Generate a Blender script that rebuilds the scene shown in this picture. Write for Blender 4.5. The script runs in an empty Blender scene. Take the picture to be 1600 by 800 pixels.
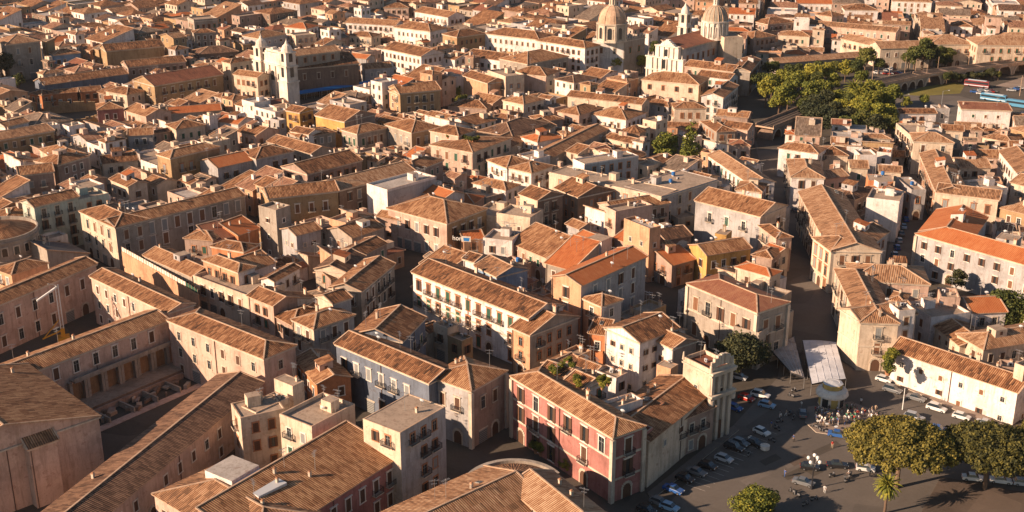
import bpy, math, random
from mathutils import Vector, Matrix
from mathutils.bvhtree import BVHTree
R = math.radians
S = bpy.context.scene
# ---------------------------------------------------------------- camera, light, exposure
FPX, TILT, CH = 1895.0, R(20), 129.0
cd = bpy.data.cameras.new('camera'); cam = bpy.data.objects.new('camera', cd); S.collection.objects.link(cam)
cam.location = (0, 0, CH); cam.rotation_euler = (R(90)-TILT, 0, 0)
cd.sensor_width = 36; cd.lens = 36*FPX/1600; cd.clip_start = 1; cd.clip_end = 6000
S.camera = cam
SUN_AZ, SUN_EL = R(21), R(21.5)      # direction the light travels (from +X towards +Y), elevation
wd = bpy.data.worlds.new('World'); S.world = wd; wd.use_nodes = True
nt = wd.node_tree; bg = nt.nodes['Background']; sk = nt.nodes.new('ShaderNodeTexSky')
sk.sky_type = 'NISHITA'; sk.sun_disc = False; sk.sun_elevation = SUN_EL
lx, ly = -math.cos(SUN_AZ), -math.sin(SUN_AZ)       # towards the sun
sk.sun_rotation = math.atan2(lx, ly)
sk.air_density = 1.0; sk.dust_density = 0.6
nt.links.new(sk.outputs[0], bg.inputs[0]); bg.inputs[1].default_value = 0.05
sl = bpy.data.lights.new('sun', 'SUN'); sun = bpy.data.objects.new('sun', sl); S.collection.objects.link(sun)
sl.energy = 5.0; sl.angle = R(0.5); sl.color = (1.0, 0.725, 0.515)
dv = Vector((math.cos(SUN_AZ)*math.cos(SUN_EL), math.sin(SUN_AZ)*math.cos(SUN_EL), -math.sin(SUN_EL)))
sun.rotation_euler = dv.to_track_quat('-Z', 'Y').to_euler()
vs = S.view_settings; vs.view_transform = 'Standard'; vs.look = 'None'; vs.exposure = 1.0; vs.gamma = 1
S.render.engine = 'CYCLES'
rnd = random.Random(7)
COL = S.collection

def P(x, y, z=0.0):                 # photo pixel (1600 px wide) at a known height -> point of the place
    u = (x-800)/FPX; v = -(y-400)/FPX
    dy = math.cos(TILT)+v*math.sin(TILT); dz = -math.sin(TILT)+v*math.cos(TILT)
    t = (z-CH)/dz
    return Vector((u*t, dy*t, z))
def PIX(p):
    d = p[1]*math.cos(TILT)-(p[2]-CH)*math.sin(TILT); up = p[1]*math.sin(TILT)+(p[2]-CH)*math.cos(TILT)
    return (800+FPX*p[0]/d, 400-FPX*up/d)

# ---------------------------------------------------------------- materials
M = {}
def nmat(name, col, rough=0.9, metal=0.0, spec=0.3):
    m = bpy.data.materials.new(name); m.use_nodes = True
    b = m.node_tree.nodes['Principled BSDF']
    b.inputs['Base Color'].default_value = (*col, 1); b.inputs['Roughness'].default_value = rough
    b.inputs['Metallic'].default_value = metal; b.inputs['Specular IOR Level'].default_value = spec
    m.diffuse_color = (*col, 1)
    return m
def N(m, t, **kw):
    n = m.node_tree.nodes.new(t)
    for k, v in kw.items():
        if k in n.inputs: n.inputs[k].default_value = v
        else: setattr(n, k, v)
    return n
def L(m, a, b): m.node_tree.links.new(a, b)
def math_(m, op, a, b=None, clamp=False):
    n = N(m, 'ShaderNodeMath', operation=op, use_clamp=clamp)
    for i, v in enumerate((a, b)):
        if v is None: continue
        if hasattr(v, 'is_output'): L(m, v, n.inputs[i])
        else: n.inputs[i].default_value = v
    return n.outputs[0]
def ramp(m, fac, stops):
    r = N(m, 'ShaderNodeValToRGB'); e = r.color_ramp.elements
    while len(e) < len(stops): e.new(0.5)
    for i, (p, c) in enumerate(stops): e[i].position = p; e[i].color = (*c, 1)
    L(m, fac, r.inputs[0]); return r.outputs[0]
def mixc(m, fac, a, b, mode='MIX'):
    n = N(m, 'ShaderNodeMix', data_type='RGBA', blend_type=mode)
    if hasattr(fac, 'is_output'): L(m, fac, n.inputs[0])
    else: n.inputs[0].default_value = fac
    for i, v in ((6, a), (7, b)):
        if hasattr(v, 'is_output'): L(m, v, n.inputs[i])
        else: n.inputs[i].default_value = (*v, 1)
    return n.outputs[2]
def pos(m, sx=1, sy=1, sz=1):
    g = N(m, 'ShaderNodeNewGeometry'); mp = N(m, 'ShaderNodeMapping')
    mp.inputs['Scale'].default_value = (sx, sy, sz); L(m, g.outputs['Position'], mp.inputs[0]); return mp.outputs[0]
def noise(m, vec, scale, detail=3, rough=0.6):
    n = N(m, 'ShaderNodeTexNoise'); n.inputs['Scale'].default_value = scale
    n.inputs['Detail'].default_value = detail; n.inputs['Roughness'].default_value = rough
    L(m, vec, n.inputs['Vector']); return n.outputs['Fac']
def bsdf(m): return m.node_tree.nodes['Principled BSDF']
def bump(m, h, strength, dist):
    b = N(m, 'ShaderNodeBump'); b.inputs['Strength'].default_value = strength; b.inputs['Distance'].default_value = dist
    L(m, h, b.inputs['Height']); L(m, b.outputs[0], bsdf(m).inputs['Normal'])
def sc(c, k): return tuple(min(1, x*k) for x in c)

def plaster(name, col, dirt=1.0):
    m = nmat(name, col, 0.92)
    blot = noise(m, pos(m), 0.16, 5, 0.65); streak = noise(m, pos(m, 1, 1, 0.12), 1.1, 4, 0.7); fine = noise(m, pos(m), 2.6, 3, 0.7)
    stain = (col[0]*0.50, col[1]*0.45, col[2]*0.40)
    c = ramp(m, blot, [(0.30, sc(col, 0.66)), (0.50, col), (0.72, sc(col, 1.16))])
    c = mixc(m, math_(m, 'MULTIPLY', ramp(m, streak, [(0.48, (0, 0, 0)), (0.74, (1, 1, 1))]), 0.75*dirt), c, stain)
    c = mixc(m, math_(m, 'MULTIPLY', ramp(m, fine, [(0.52, (0, 0, 0)), (0.68, (1, 1, 1))]), 0.38*dirt), c, sc(stain, 1.3))
    pt = noise(m, pos(m, 1, 1, 1.3), 0.55, 6, 0.62)     # lost render showing the masonry
    c = mixc(m, math_(m, 'MULTIPLY', ramp(m, pt, [(0.615, (0, 0, 0)), (0.635, (1, 1, 1))]), 0.55*dirt), c, (col[0]*0.55+0.03, col[1]*0.42+0.03, col[2]*0.36+0.03))
    pt2 = noise(m, pos(m, 0.9, 0.9, 1), 0.33, 5, 0.6); c = mixc(m, math_(m, 'MULTIPLY', ramp(m, pt2, [(0.60, (0, 0, 0)), (0.62, (1, 1, 1))]), 0.35*dirt), c, sc(col, 1.25))
    L(m, c, bsdf(m).inputs['Base Color']); bump(m, fine, 0.35, 0.08)
    return m
def tiles(name, a, b, c3, pitch=0.46, smooth=0.0):
    m = nmat(name, b, 0.9)
    uv = N(m, 'ShaderNodeUVMap'); sx = N(m, 'ShaderNodeSeparateXYZ'); L(m, uv.outputs[0], sx.inputs[0])
    cu = math_(m, 'FLOOR', math_(m, 'DIVIDE', sx.outputs[0], pitch)); cv = math_(m, 'FLOOR', math_(m, 'DIVIDE', sx.outputs[1], 1.5))
    cx = N(m, 'ShaderNodeCombineXYZ'); L(m, cu, cx.inputs[0]); L(m, cv, cx.inputs[1])
    g = N(m, 'ShaderNodeObjectInfo'); L(m, math_(m, 'MULTIPLY', g.outputs['Random'], 57.0), cx.inputs[2])
    wn = N(m, 'ShaderNodeTexWhiteNoise'); L(m, cx.outputs[0], wn.inputs['Vector'])
    uvs = N(m, 'ShaderNodeMapping'); uvs.inputs['Scale'].default_value = (1/pitch, 0.55, 1); L(m, uv.outputs[0], uvs.inputs[0]); ov_ = N(m, 'ShaderNodeVectorMath', operation='ADD'); L(m, uvs.outputs[0], ov_.inputs[0]); cz = N(m, 'ShaderNodeCombineXYZ'); L(m, math_(m, 'MULTIPLY', g.outputs['Random'], 91.0), cz.inputs[2]); L(m, cz.outputs[0], ov_.inputs[1])
    n1 = noise(m, pos(m), 0.22, 4, 0.65); n2 = noise(m, ov_.outputs[0], 0.75, 4, 0.75); n3 = noise(m, ov_.outputs[0], 0.16, 3, 0.6)
    k_ = 1-smooth*.75
    f = math_(m, 'ADD', math_(m, 'MULTIPLY', wn.outputs['Value'], 0.34*k_), math_(m, 'ADD', math_(m, 'MULTIPLY', n1, 0.50), math_(m, 'MULTIPLY', n2, 0.85*k_)))
    f = math_(m, 'ADD', math_(m, 'ADD', f, math_(m, 'MULTIPLY', n3, 0.4)), math_(m, 'SUBTRACT', math_(m, 'MULTIPLY', g.outputs['Random'], 0.24), 0.10+0.17*k_+0.25+0.425*k_+0.2-0.5+0.02))
    col = ramp(m, f, [(0.18, a), (0.46, b), (0.80, c3)])
    s = math_(m, 'SINE', math_(m, 'MULTIPLY', sx.outputs[0], 2*math.pi/pitch))
    gap = ramp(m, s, [(-0.0, (1, 1, 1)), (0.45, (0, 0, 0))])   # mortar-dark channel between the rows of cover tiles
    low = math_(m, 'LESS_THAN', s, -0.45)
    col = mixc(m, math_(m, 'MULTIPLY', low, 0.80*(1-smooth*0.6)), col, sc(a, 0.55))
    L(m, col, bsdf(m).inputs['Base Color'])
    hgt = math_(m, 'ADD', math_(m, 'MULTIPLY', s, 0.5), math_(m, 'MULTIPLY', n2, 0.5))
    bump(m, hgt, 0.55, 0.12)
    return m
WALLS = {'w': (0.66, 0.60, 0.56), 'c': (0.56, 0.45, 0.34), 'p': (0.52, 0.36, 0.28), 's': (0.33, 0.28, 0.23), 'b': (0.36, 0.24, 0.13),
         'o': (0.50, 0.20, 0.09), 'y': (0.50, 0.30, 0.10), 'g': (0.37, 0.35, 0.34), 'u': (0.20, 0.30, 0.42), 'r': (0.36, 0.155, 0.13),
         'd': (0.22, 0.15, 0.11), 't': (0.42, 0.45, 0.38), 'a': (0.52, 0.30, 0.18), 'k': (0.135, 0.155, 0.195), 'm': (0.34, 0.24, 0.19)}
WNAME = {'w': 'white', 'c': 'cream', 'p': 'pale pink', 's': 'grey stone', 'b': 'ochre brown', 'o': 'orange', 'y': 'yellow', 'g': 'grey',
         'u': 'blue', 'r': 'red', 'd': 'dark brick', 't': 'pale green', 'a': 'peach', 'k': 'dark blue', 'm': 'brown'}
for k, c in WALLS.items(): M['W'+k] = plaster('plaster_'+WNAME[k].replace(' ', '_'), c)
M['T1'] = tiles('tiles_brown', (0.055, 0.026, 0.013), (0.275, 0.115, 0.048), (0.55, 0.30, 0.15))
M['T2'] = tiles('tiles_orange', (0.22, 0.06, 0.02), (0.44, 0.13, 0.04), (0.54, 0.21, 0.08), smooth=0.7)
M['T3'] = tiles('tiles_dark', (0.035, 0.02, 0.014), (0.14, 0.07, 0.04), (0.33, 0.18, 0.105))
M['T4'] = tiles('tiles_tan', (0.12, 0.060, 0.032), (0.36, 0.18, 0.088), (0.58, 0.36, 0.21))
M['T5'] = tiles('tiles_russet', (0.12, 0.045, 0.025), (0.27, 0.10, 0.055), (0.36, 0.17, 0.09), smooth=0.55)
M['T6'] = tiles('tiles_grey', (0.05, 0.045, 0.045), (0.11, 0.10, 0.10), (0.20, 0.18, 0.17), smooth=0.4)
M['T7'] = tiles('tiles_pink', (0.12, 0.055, 0.032), (0.34, 0.16, 0.09), (0.54, 0.33, 0.21))
M['T8'] = tiles('tiles_weathered', (0.10, 0.07, 0.05), (0.22, 0.15, 0.105), (0.40, 0.31, 0.23))
TNAME = {'7': 'pinkish', '8': 'weathered', '1': 'brown', '2': 'orange', '3': 'dark', '4': 'tan', '5': 'russet', '6': 'grey'}
M['mortar'] = plaster('mortar', (0.50, 0.34, 0.23))
M['stone'] = plaster('light_stone', (0.55, 0.46, 0.36), 0.7)
M['white'] = plaster('white_stone', (0.70, 0.62, 0.53), 0.6)
M['deck'] = plaster('terrace_screed', (0.36, 0.27, 0.20))
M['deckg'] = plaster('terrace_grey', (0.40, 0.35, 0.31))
M['glass'] = nmat('window_glass', (0.025, 0.028, 0.03), 0.25, 0, 0.5)
M['sh_brown'] = nmat('shutter_brown', (0.10, 0.05, 0.03), 0.7)
M['sh_green'] = nmat('shutter_green', (0.03, 0.085, 0.055), 0.6)
M['sh_grey'] = nmat('shutter_grey', (0.24, 0.24, 0.23), 0.7)
M['sh_wood'] = nmat('shutter_wood', (0.20, 0.095, 0.05), 0.7)
M['iron'] = nmat('dark_iron', (0.03, 0.03, 0.035), 0.6, 0.3)
M['alu'] = nmat('aluminium', (0.45, 0.45, 0.45), 0.45, 0.8)
M['dish'] = nmat('dish_grey', (0.55, 0.56, 0.58), 0.5)
M['tank'] = nmat('tank_blue', (0.03, 0.14, 0.38), 0.5)
M['copper'] = plaster('terracotta', (0.40, 0.19, 0.10))
M['pipe'] = nmat('drain_pipe', (0.12, 0.07, 0.05), 0.6)
M['sheet'] = nmat('corrugated_sheet', (0.55, 0.55, 0.55), 0.5, 0.2)
M['brickarch'] = plaster('ochre_arch', (0.27, 0.15, 0.075))
M['cream'] = plaster('cream_church_stone', (0.68, 0.59, 0.50), 0.7)
def asph(name, col, k=0.3):
    m = nmat(name, col, 0.95); a = noise(m, pos(m), 0.10, 5, 0.7); b = noise(m, pos(m), 1.3, 4, 0.7)
    c = ramp(m, a, [(0.3, sc(col, 1-k)), (0.55, col), (0.75, sc(col, 1+k))])
    c = mixc(m, math_(m, 'MULTIPLY', ramp(m, b, [(0.5, (0, 0, 0)), (0.7, (1, 1, 1))]), 0.45), c, sc(col, 0.55))
    v = N(m, 'ShaderNodeTexVoronoi'); v.inputs['Scale'].default_value = 0.09; L(m, pos(m), v.inputs['Vector'])     # repaired patches
    c = mixc(m, 0.30, c, mixc(m, v.outputs['Color'], sc(col, 0.45), sc(col, 1.7)))
    L(m, c, bsdf(m).inputs['Base Color']); return m
M['ground'] = asph('ground_earth', (0.085, 0.07, 0.055))
M['asphalt'] = asph('asphalt', (0.125, 0.105, 0.088), .2)
M['paving'] = asph('lava_paving', (0.15, 0.125, 0.105))
M['paving2'] = asph('pale_paving', (0.26, 0.20, 0.16))
M['ballast'] = asph('ballast', (0.11, 0.08, 0.06))
M['grass'] = asph('dry_grass', (0.17, 0.14, 0.03), 0.4)
M['hill'] = asph('far_land', (0.2, 0.14, 0.1))
def leafm(name, a, b, c):
    m = nmat(name, b, 0.75); f = noise(m, pos(m), 0.9, 4, 0.8)
    g = N(m, 'ShaderNodeObjectInfo'); f = math_(m, 'ADD', f, math_(m, 'MULTIPLY', math_(m, 'SUBTRACT', g.outputs['Random'], 0.5), 0.16))
    L(m, ramp(m, f, [(0.36, a), (0.52, b), (0.68, c)]), bsdf(m).inputs['Base Color']); return m
M['leaf'] = leafm('foliage_olive', (0.028, 0.042, 0.010), (0.075, 0.085, 0.015), (0.17, 0.15, 0.028))
M['leafy'] = leafm('foliage_yellow', (0.05, 0.07, 0.012), (0.17, 0.17, 0.02), (0.36, 0.29, 0.035))
M['leafp'] = leafm('foliage_pine', (0.032, 0.034, 0.008), (0.115, 0.100, 0.018), (0.24, 0.185, 0.032))
M['leafd'] = leafm('foliage_dark', (0.02, 0.028, 0.012), (0.045, 0.05, 0.018), (0.10, 0.085, 0.025))
M['bark'] = asph('bark', (0.14, 0.09, 0.06))
M['tyre'] = nmat('tyre', (0.015, 0.015, 0.015), 0.8)
M['rim'] = nmat('wheel_rim', (0.35, 0.35, 0.36), 0.4, 0.7)
M['carglass'] = nmat('car_glass', (0.02, 0.03, 0.04), 0.1, 0, 0.8)
M['lampw'] = nmat('lamp_glass', (0.7, 0.7, 0.66), 0.3)
M['tail'] = nmat('tail_red', (0.35, 0.02, 0.02), 0.3)
M['canvas'] = plaster('white_canvas', (0.60, 0.60, 0.62), 0.25)
M['cyan'] = nmat('blue_tarpaulin', (0.02, 0.16, 0.42), 0.6)
M['yel'] = plaster('yellow_band', (0.55, 0.38, 0.12), 0.5)
M['leadg'] = plaster('dome_lead', (0.34, 0.29, 0.22), 0.6)
M['skin'] = nmat('skin', (0.45, 0.26, 0.18), 0.7)
M['crane'] = nmat('crane_yellow', (0.6, 0.30, 0.03), 0.5)
M['brand'] = nmat('sign_letters', (0.75, 0.72, 0.66), 0.6)

# ---------------------------------------------------------------- mesh builder
class MB:
    def __init__(s): s.v = []; s.f = []; s.mi = []; s.uv = []; s.mats = []; s.key = {}
    def mat(s, k):
        if k not in s.key: s.key[k] = len(s.mats); s.mats.append(M[k] if isinstance(k, str) else k)
        return s.key[k]
    def face(s, pts, k, uv=None):
        n = len(s.v); s.v += [tuple(p) for p in pts]; s.f.append(tuple(range(n, n+len(pts)))); s.mi.append(s.mat(k))
        s.uv += uv if uv else [(0, 0)]*len(pts)
    def tface(s, pts, k):            # tiled face: u along the eave, v up the slope, in metres
        a, b, c = Vector(pts[0]), Vector(pts[1]), Vector(pts[2]); n = (b-a).cross(c-a)
        if n.length < 1e-6: return
        n.normalize()
        if n.z < 0: n = -n; pts = pts[::-1]
        u = Vector((0, 0, 1)).cross(n)
        u = Vector((1, 0, 0)) if u.length < 1e-3 else u.normalized()
        v = n.cross(u)
        s.face(pts, k, [(Vector(p).dot(u), Vector(p).dot(v)) for p in pts])
    def box(s, c, d, k, rot=0.0, top=None):
        cx, cy, cz = c; hx, hy, hz = d[0]/2, d[1]/2, d[2]/2; cr, sr = math.cos(rot), math.sin(rot)
        q = [(cx+x*cr-y*sr, cy+x*sr+y*cr) for x, y in ((-hx, -hy), (hx, -hy), (hx, hy), (-hx, hy))]
        s.prism(q, cz-hz, cz+hz, k, top)
    def prism(s, q, z0, z1, k, top=None, bottom=True):
        n = len(q)
        for i in range(n):
            a, b = q[i], q[(i+1) % n]
            s.face([(a[0], a[1], z0), (b[0], b[1], z0), (b[0], b[1], z1), (a[0], a[1], z1)], k)
        s.face([(x, y, z1) for x, y in q], top or k)
        if bottom: s.face([(x, y, z0) for x, y in q[::-1]], k)
    def bar(s, a, b, w, h, k):      # bar from a to b, width w, height h
        a, b = Vector(a), Vector(b); d = (b-a)
        if d.length < 1e-5: return
        d.normalize(); up = Vector((0, 0, 1)) if abs(d.z) < 0.95 else Vector((1, 0, 0))
        sd = d.cross(up).normalized(); u2 = sd.cross(d)
        ring = [(-w/2, -h/2), (w/2, -h/2), (w/2, h/2), (-w/2, h/2)]
        pa = [a+sd*x+u2*y for x, y in ring]; pb = [b+sd*x+u2*y for x, y in ring]
        for i in range(4):
            j = (i+1) % 4; s.face([pa[i], pa[j], pb[j], pb[i]], k)
        s.face(pa[::-1], k); s.face(pb, k)
    def tube(s, a, b, r0, r1, k, n=8):
        a, b = Vector(a), Vector(b); d = (b-a).normalized(); up = Vector((0, 0, 1)) if abs(d.z) < 0.95 else Vector((1, 0, 0))
        sd = d.cross(up).normalized(); u2 = sd.cross(d)
        pa = [a+(sd*math.cos(t)+u2*math.sin(t))*r0 for t in [2*math.pi*i/n for i in range(n)]]
        pb = [b+(sd*math.cos(t)+u2*math.sin(t))*r1 for t in [2*math.pi*i/n for i in range(n)]]
        for i in range(n):
            j = (i+1) % n; s.face([pa[i], pa[j], pb[j], pb[i]], k)
        s.face(pa[::-1], k); s.face(pb, k)
    def lathe(s, c, prof, k, n=16, a0=0.0, a1=2*math.pi, ks=None):
        full = abs(a1-a0-2*math.pi) < 1e-6
        an = [a0+(a1-a0)*i/n for i in range(n if full else n+1)]
        for q in range(len(prof)-1):
            (r0, z0), (r1, z1) = prof[q], prof[q+1]
            for i in range(n):
                t0, t1 = an[i], an[(i+1) % len(an)]
                pts = [(c[0]+r*math.cos(t), c[1]+r*math.sin(t), c[2]+z) for r, z, t in ((r0, z0, t0), (r0, z0, t1), (r1, z1, t1), (r1, z1, t0))]
                if r1 < 1e-4: pts = pts[:3]
                elif r0 < 1e-4: pts = [pts[0]]+pts[2:]
                s.face(pts, ks[q] if ks else k)
    def arch(s, w, h, y, k, x0=0, z0=0, n=8, thick=0.0):    # round-headed panel in the local xz plane
        pts = [(x0-w/2, y, z0), (x0+w/2, y, z0)]+[(x0+w/2*math.cos(t), y, z0+h-w/2+w/2*math.sin(t)) for t in [math.pi*i/n for i in range(n+1)]]
        s.face(pts, k)
        if thick:
            for i in range(len(pts)):
                a, b = pts[i], pts[(i+1) % len(pts)]
                s.face([b, a, (a[0], y+thick, a[2]), (b[0], y+thick, b[2])], k)
    def build(s, name, parent=None, smooth=False):
        me = bpy.data.meshes.new(name); me.from_pydata(s.v, [], s.f)
        for m in s.mats: me.materials.append(m)
        me.polygons.foreach_set('material_index', s.mi)
        ul = me.uv_layers.new(name='UVMap'); ul.data.foreach_set('uv', [c for p in s.uv for c in p])
        if smooth: me.polygons.foreach_set('use_smooth', [True]*len(s.f))
        me.update(); o = bpy.data.objects.new(name, me); COL.objects.link(o)
        if parent: o.parent = parent
        return o
def tag(o, label=None, cat=None, group=None, kind=None):
    if label: o['label'] = label
    if cat: o['category'] = cat
    if group: o['group'] = group
    if kind: o['kind'] = kind
    return o
def empty(name, loc, rz=0.0, label=None, cat=None, group=None):
    o = bpy.data.objects.new(name, None); COL.objects.link(o); o.location = loc; o.rotation_euler = (0, 0, rz); o.empty_display_size = 1
    return tag(o, label, cat, group)
def inst(src, parent, loc, rz=0.0, s=1.0, label=None):
    o = src.copy(); COL.objects.link(o); o.parent = parent; o.location = loc; o.rotation_euler = (0, 0, rz)
    o.scale = s if isinstance(s, tuple) else (s, s, s)
    return o
KIDS = {}
def copy_tree(o, parent=None):
    c = o.copy(); COL.objects.link(c); c.parent = parent
    for ch in KIDS.get(o.name, []): copy_tree(ch, c)
    return c
TEMPL = []
def template(mb, name, smooth=False):
    o = mb.build(name, None, smooth); TEMPL.append(o); COL.objects.unlink(o); return o

# ---------------------------------------------------------------- window and balcony templates (front faces local -y)
def win_surround(w, h, k='stone', hood=False):
    b = MB(); t = 0.2
    b.box((-w/2-t/2, -0.06, h/2), (t, 0.12, h), k); b.box((w/2+t/2, -0.06, h/2), (t, 0.12, h), k)
    b.box((0, -0.07, h+0.13), (w+2*t, 0.14, 0.26), k); b.box((0, -0.10, -0.08), (w+2*t+0.16, 0.2, 0.16), k)
    if hood: b.box((0, -0.16, h+0.33), (w+2*t+0.3, 0.32, 0.12), k)
    return b
def pane_mb(b, w, h, style):
    if style == 'glass':
        b.box((0, -0.02, h/2), (w, 0.04, h), 'glass'); b.box((0, -0.045, h/2), (0.07, 0.03, h), 'sh_grey'); b.box((0, -0.045, h*0.68), (w, 0.03, 0.07), 'sh_grey')
    elif style == 'half':
        b.box((0, -0.02, h/2), (w, 0.04, h), 'glass'); b.box((-w/2-0.05, -0.14, h/2), (w*0.5, 0.06, h), 'sh_brown'); b.box((w/2+0.05, -0.14, h/2), (w*0.5, 0.06, h), 'sh_brown')
    else:
        b.box((-w/4, -0.04, h/2), (w/2-0.04, 0.08, h), style); b.box((w/4, -0.04, h/2), (w/2-0.04, 0.08, h), style); b.box((0, -0.02, h/2), (w, 0.03, h), 'glass')
        for i in range(4): b.box((0, -0.085, h*(0.14+0.24*i)), (w-0.1, 0.03, 0.06), style)
STY = ['glass', 'half', 'sh_brown', 'sh_green', 'sh_grey', 'sh_wood']; STW = ['glass', 'glass', 'half', 'half', 'sh_brown', 'sh_brown', 'sh_green', 'sh_grey', 'sh_wood']
SUR = {}; PAN = {}; WIN = {}
for nm, w, h in (('n', 1.05, 1.9), ('t', 1.15, 2.5), ('s', 0.85, 1.1), ('l', 1.45, 3.1)):
    for k in ('stone', 'white', 'copper'):
        SUR[nm, k] = template(win_surround(w, h, k, nm in 'tl'), 'window')
        for st in STY:
            b = win_surround(w, h, k, nm in 'tl'); pane_mb(b, w, h, st); WIN[nm, k, st] = template(b, 'window')
    for st in STY:
        b = MB(); pane_mb(b, w, h, st); PAN[nm, st] = template(b, 'pane' if st == 'glass' else 'shutter')
def slab_mb(b, w=2.1):
    b.box((0, -0.5, -0.10), (w, 1.0, 0.16), 'stone'); b.box((-w*0.3, -0.35, -0.3), (0.18, 0.6, 0.25), 'stone'); b.box((w*0.3, -0.35, -0.3), (0.18, 0.6, 0.25), 'stone')
def rail_mb(b, w=2.1, n=9):
    b.bar((-w/2, -0.95, 1.0), (w/2, -0.95, 1.0), 0.06, 0.06, 'iron'); b.bar((-w/2, -0.95, 0.1), (w/2, -0.95, 0.1), 0.05, 0.05, 'iron')
    for sx in (-1, 1): b.bar((sx*w/2, -0.95, 1.0), (sx*w/2, 0, 1.0), 0.06, 0.06, 'iron')
    for i in range(n+1): b.box((-w/2+w*i/n, -0.95, 0.5), (0.05, 0.05, 1.0), 'iron')
    for sx in (-1, 1):
        for j in range(3): b.box((sx*w/2, -0.2-0.3*j, 0.5), (0.05, 0.05, 1.0), 'iron')
b = MB(); slab_mb(b); BSLAB = template(b, 'balcony'); b = MB(); rail_mb(b); BRAIL = template(b, 'railing')
b = MB(); slab_mb(b); rail_mb(b, n=6); BALC = template(b, 'balcony')
b = MB(); b.arch(1.9, 2.9, -0.05, 'sh_brown', thick=0.05)
for s_ in (-1, 1): b.box((s_*1.08, -0.06, 1.0), (0.26, 0.12, 2.0), 'stone')
for i in range(8):
    t = math.pi*(i+0.5)/8; b.box((1.08*math.cos(t), -0.06, 1.95+1.08*math.sin(t)), (0.46, 0.12, 0.46), 'stone')
DOOR = template(b, 'door')
b = MB(); b.box((0, -0.04, 1.35), (2.4, 0.08, 2.7), 'sh_grey'); b.box((0, -0.06, 2.85), (2.9, 0.12, 0.3), 'stone')
for i in range(6): b.box((0, -0.09, 0.3+0.4*i), (2.4, 0.03, 0.08), 'iron')
GATE = template(b, 'shop_shutter')
# roof things
b = MB(); b.box((0, 0, 0.2), (0.5, 0.5, 1.5), 'stone'); b.box((0, 0, 1.0), (0.66, 0.66, 0.1), 'mortar'); b.box((0, 0, 1.15), (0.34, 0.34, 0.2), 'copper'); CH1 = template(b, 'chimney')
b = MB(); b.box((0, 0, 0.5), (0.9, 0.5, 2.2), 'Wc'); b.box((0, 0, 1.66), (1.1, 0.65, 0.12), 'mortar')
for s_ in (-0.3, 0.3): b.tube((s_, 0, 1.7), (s_, 0, 2.15), 0.14, 0.12, 'copper', 6)
CH2 = template(b, 'chimney')
b = MB(); b.tube((0, 0, -0.3), (0, 0, 4.2), 0.045, 0.035, 'alu', 5); b.bar((-0.9, 0, 3.9), (0.9, 0, 3.9), 0.05, 0.05, 'alu'); b.bar((-0.6, 0, 3.2), (0.5, 0.1, 3.2), 0.05, 0.05, 'alu')
for i in range(7): b.bar((-0.85+0.28*i, -0.35, 3.9), (-0.85+0.28*i, 0.35, 3.9), 0.035, 0.035, 'alu')
for i in range(4): b.bar((-0.5+0.28*i, -0.25, 3.2), (-0.5+0.28*i, 0.35, 3.2), 0.035, 0.035, 'alu')
ANT = template(b, 'antenna')
b = MB(); b.tube((0, 0, -0.2), (0, 0, 0.9), 0.05, 0.05, 'alu', 5)
b.lathe((0, 0, 0), [(0.02, 0.0), (0.28, 0.06), (0.5, 0.2)], 'dish', 12)
v2 = Matrix.Translation((0, -0.1, 0.95)) @ Matrix.Rotation(R(62), 4, 'X')
b2 = MB(); b2.tube((0, 0, -0.2), (0, 0, 1.0), 0.05, 0.05, 'alu', 5)
bb = MB(); bb.lathe((0, 0, 0), [(0.02, 0.0), (0.28, 0.05), (0.52, 0.18), (0.54, 0.16), (0.28, 0.02), (0.02, -0.03)], 'dish', 12); bb.bar((0, 0, 0.05), (0, 0, 0.55), 0.04, 0.04, 'alu')
for f in bb.f: b2.face([v2 @ Vector(bb.v[i]) for i in f], 'dish')
DISH = template(b2, 'satellite_dish')
b = MB(); b.lathe((0, 0, 0.3), [(0.01, 0), (0.6, 0), (0.62, 0.1), (0.62, 1.0), (0.5, 1.15), (0.15, 1.22), (0.01, 1.24)], 'tank', 14)
for s_ in (-0.3, 0.3): b.box((s_, 0, 0.1), (0.12, 1.0, 0.5), 'stone')
TANK = template(b, 'water_tank')
b = MB(); b.box((0, 0, 0.45), (0.9, 0.4, 0.7), 'sheet'); b.tube((0, -0.21, 0.45), (0, -0.19, 0.45), 0.26, 0.26, 'iron', 10); b.box((0, 0, 0.05), (0.7, 0.3, 0.12), 'iron'); AC = template(b, 'air_conditioner')
b = MB(); b.box((0, 0, 0.06), (0.9, 1.3, 0.16), 'sh_grey'); b.box((0, 0, 0.15), (0.7, 1.1, 0.05), 'glass'); SKY = template(b, 'skylight')

# ---------------------------------------------------------------- buildings
BLD = []         # records, for windows / labels / occupancy
NEAR, FARM = 335.0, 470.0
def rect_from(x1, y1, x2, y2, D, h):
    a, c = P(x1, y1, h), P(x2, y2, h); e = (c-a); Ln = e.length; e.normalize(); n = Vector((-e.y, e.x, 0))
    if not isinstance(D, (int, float)):
        r = P(D[0], D[1], h); D = abs((r-c).dot(n))
    return a, math.atan2(e.y, e.x), Ln, D
def roof_z(kind, Lx, D, h, sl):
    if kind == 'a': return lambda x, y: h+sl*(D/2-abs(y-D/2))
    if kind == 'c': return lambda x, y: h+sl*(Lx/2-abs(x-Lx/2))
    if kind == 'h': return lambda x, y: h+sl*min(D/2-abs(y-D/2), Lx/2-abs(x-Lx/2))
    if kind == 'A': return lambda x, y: h+sl*y
    if kind == 'B': return lambda x, y: h+sl*(D-y)
    if kind == 'C': return lambda x, y: h+sl*(Lx-x)
    if kind == 'E': return lambda x, y: h+sl*x
    return lambda x, y: h+0.02
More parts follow.
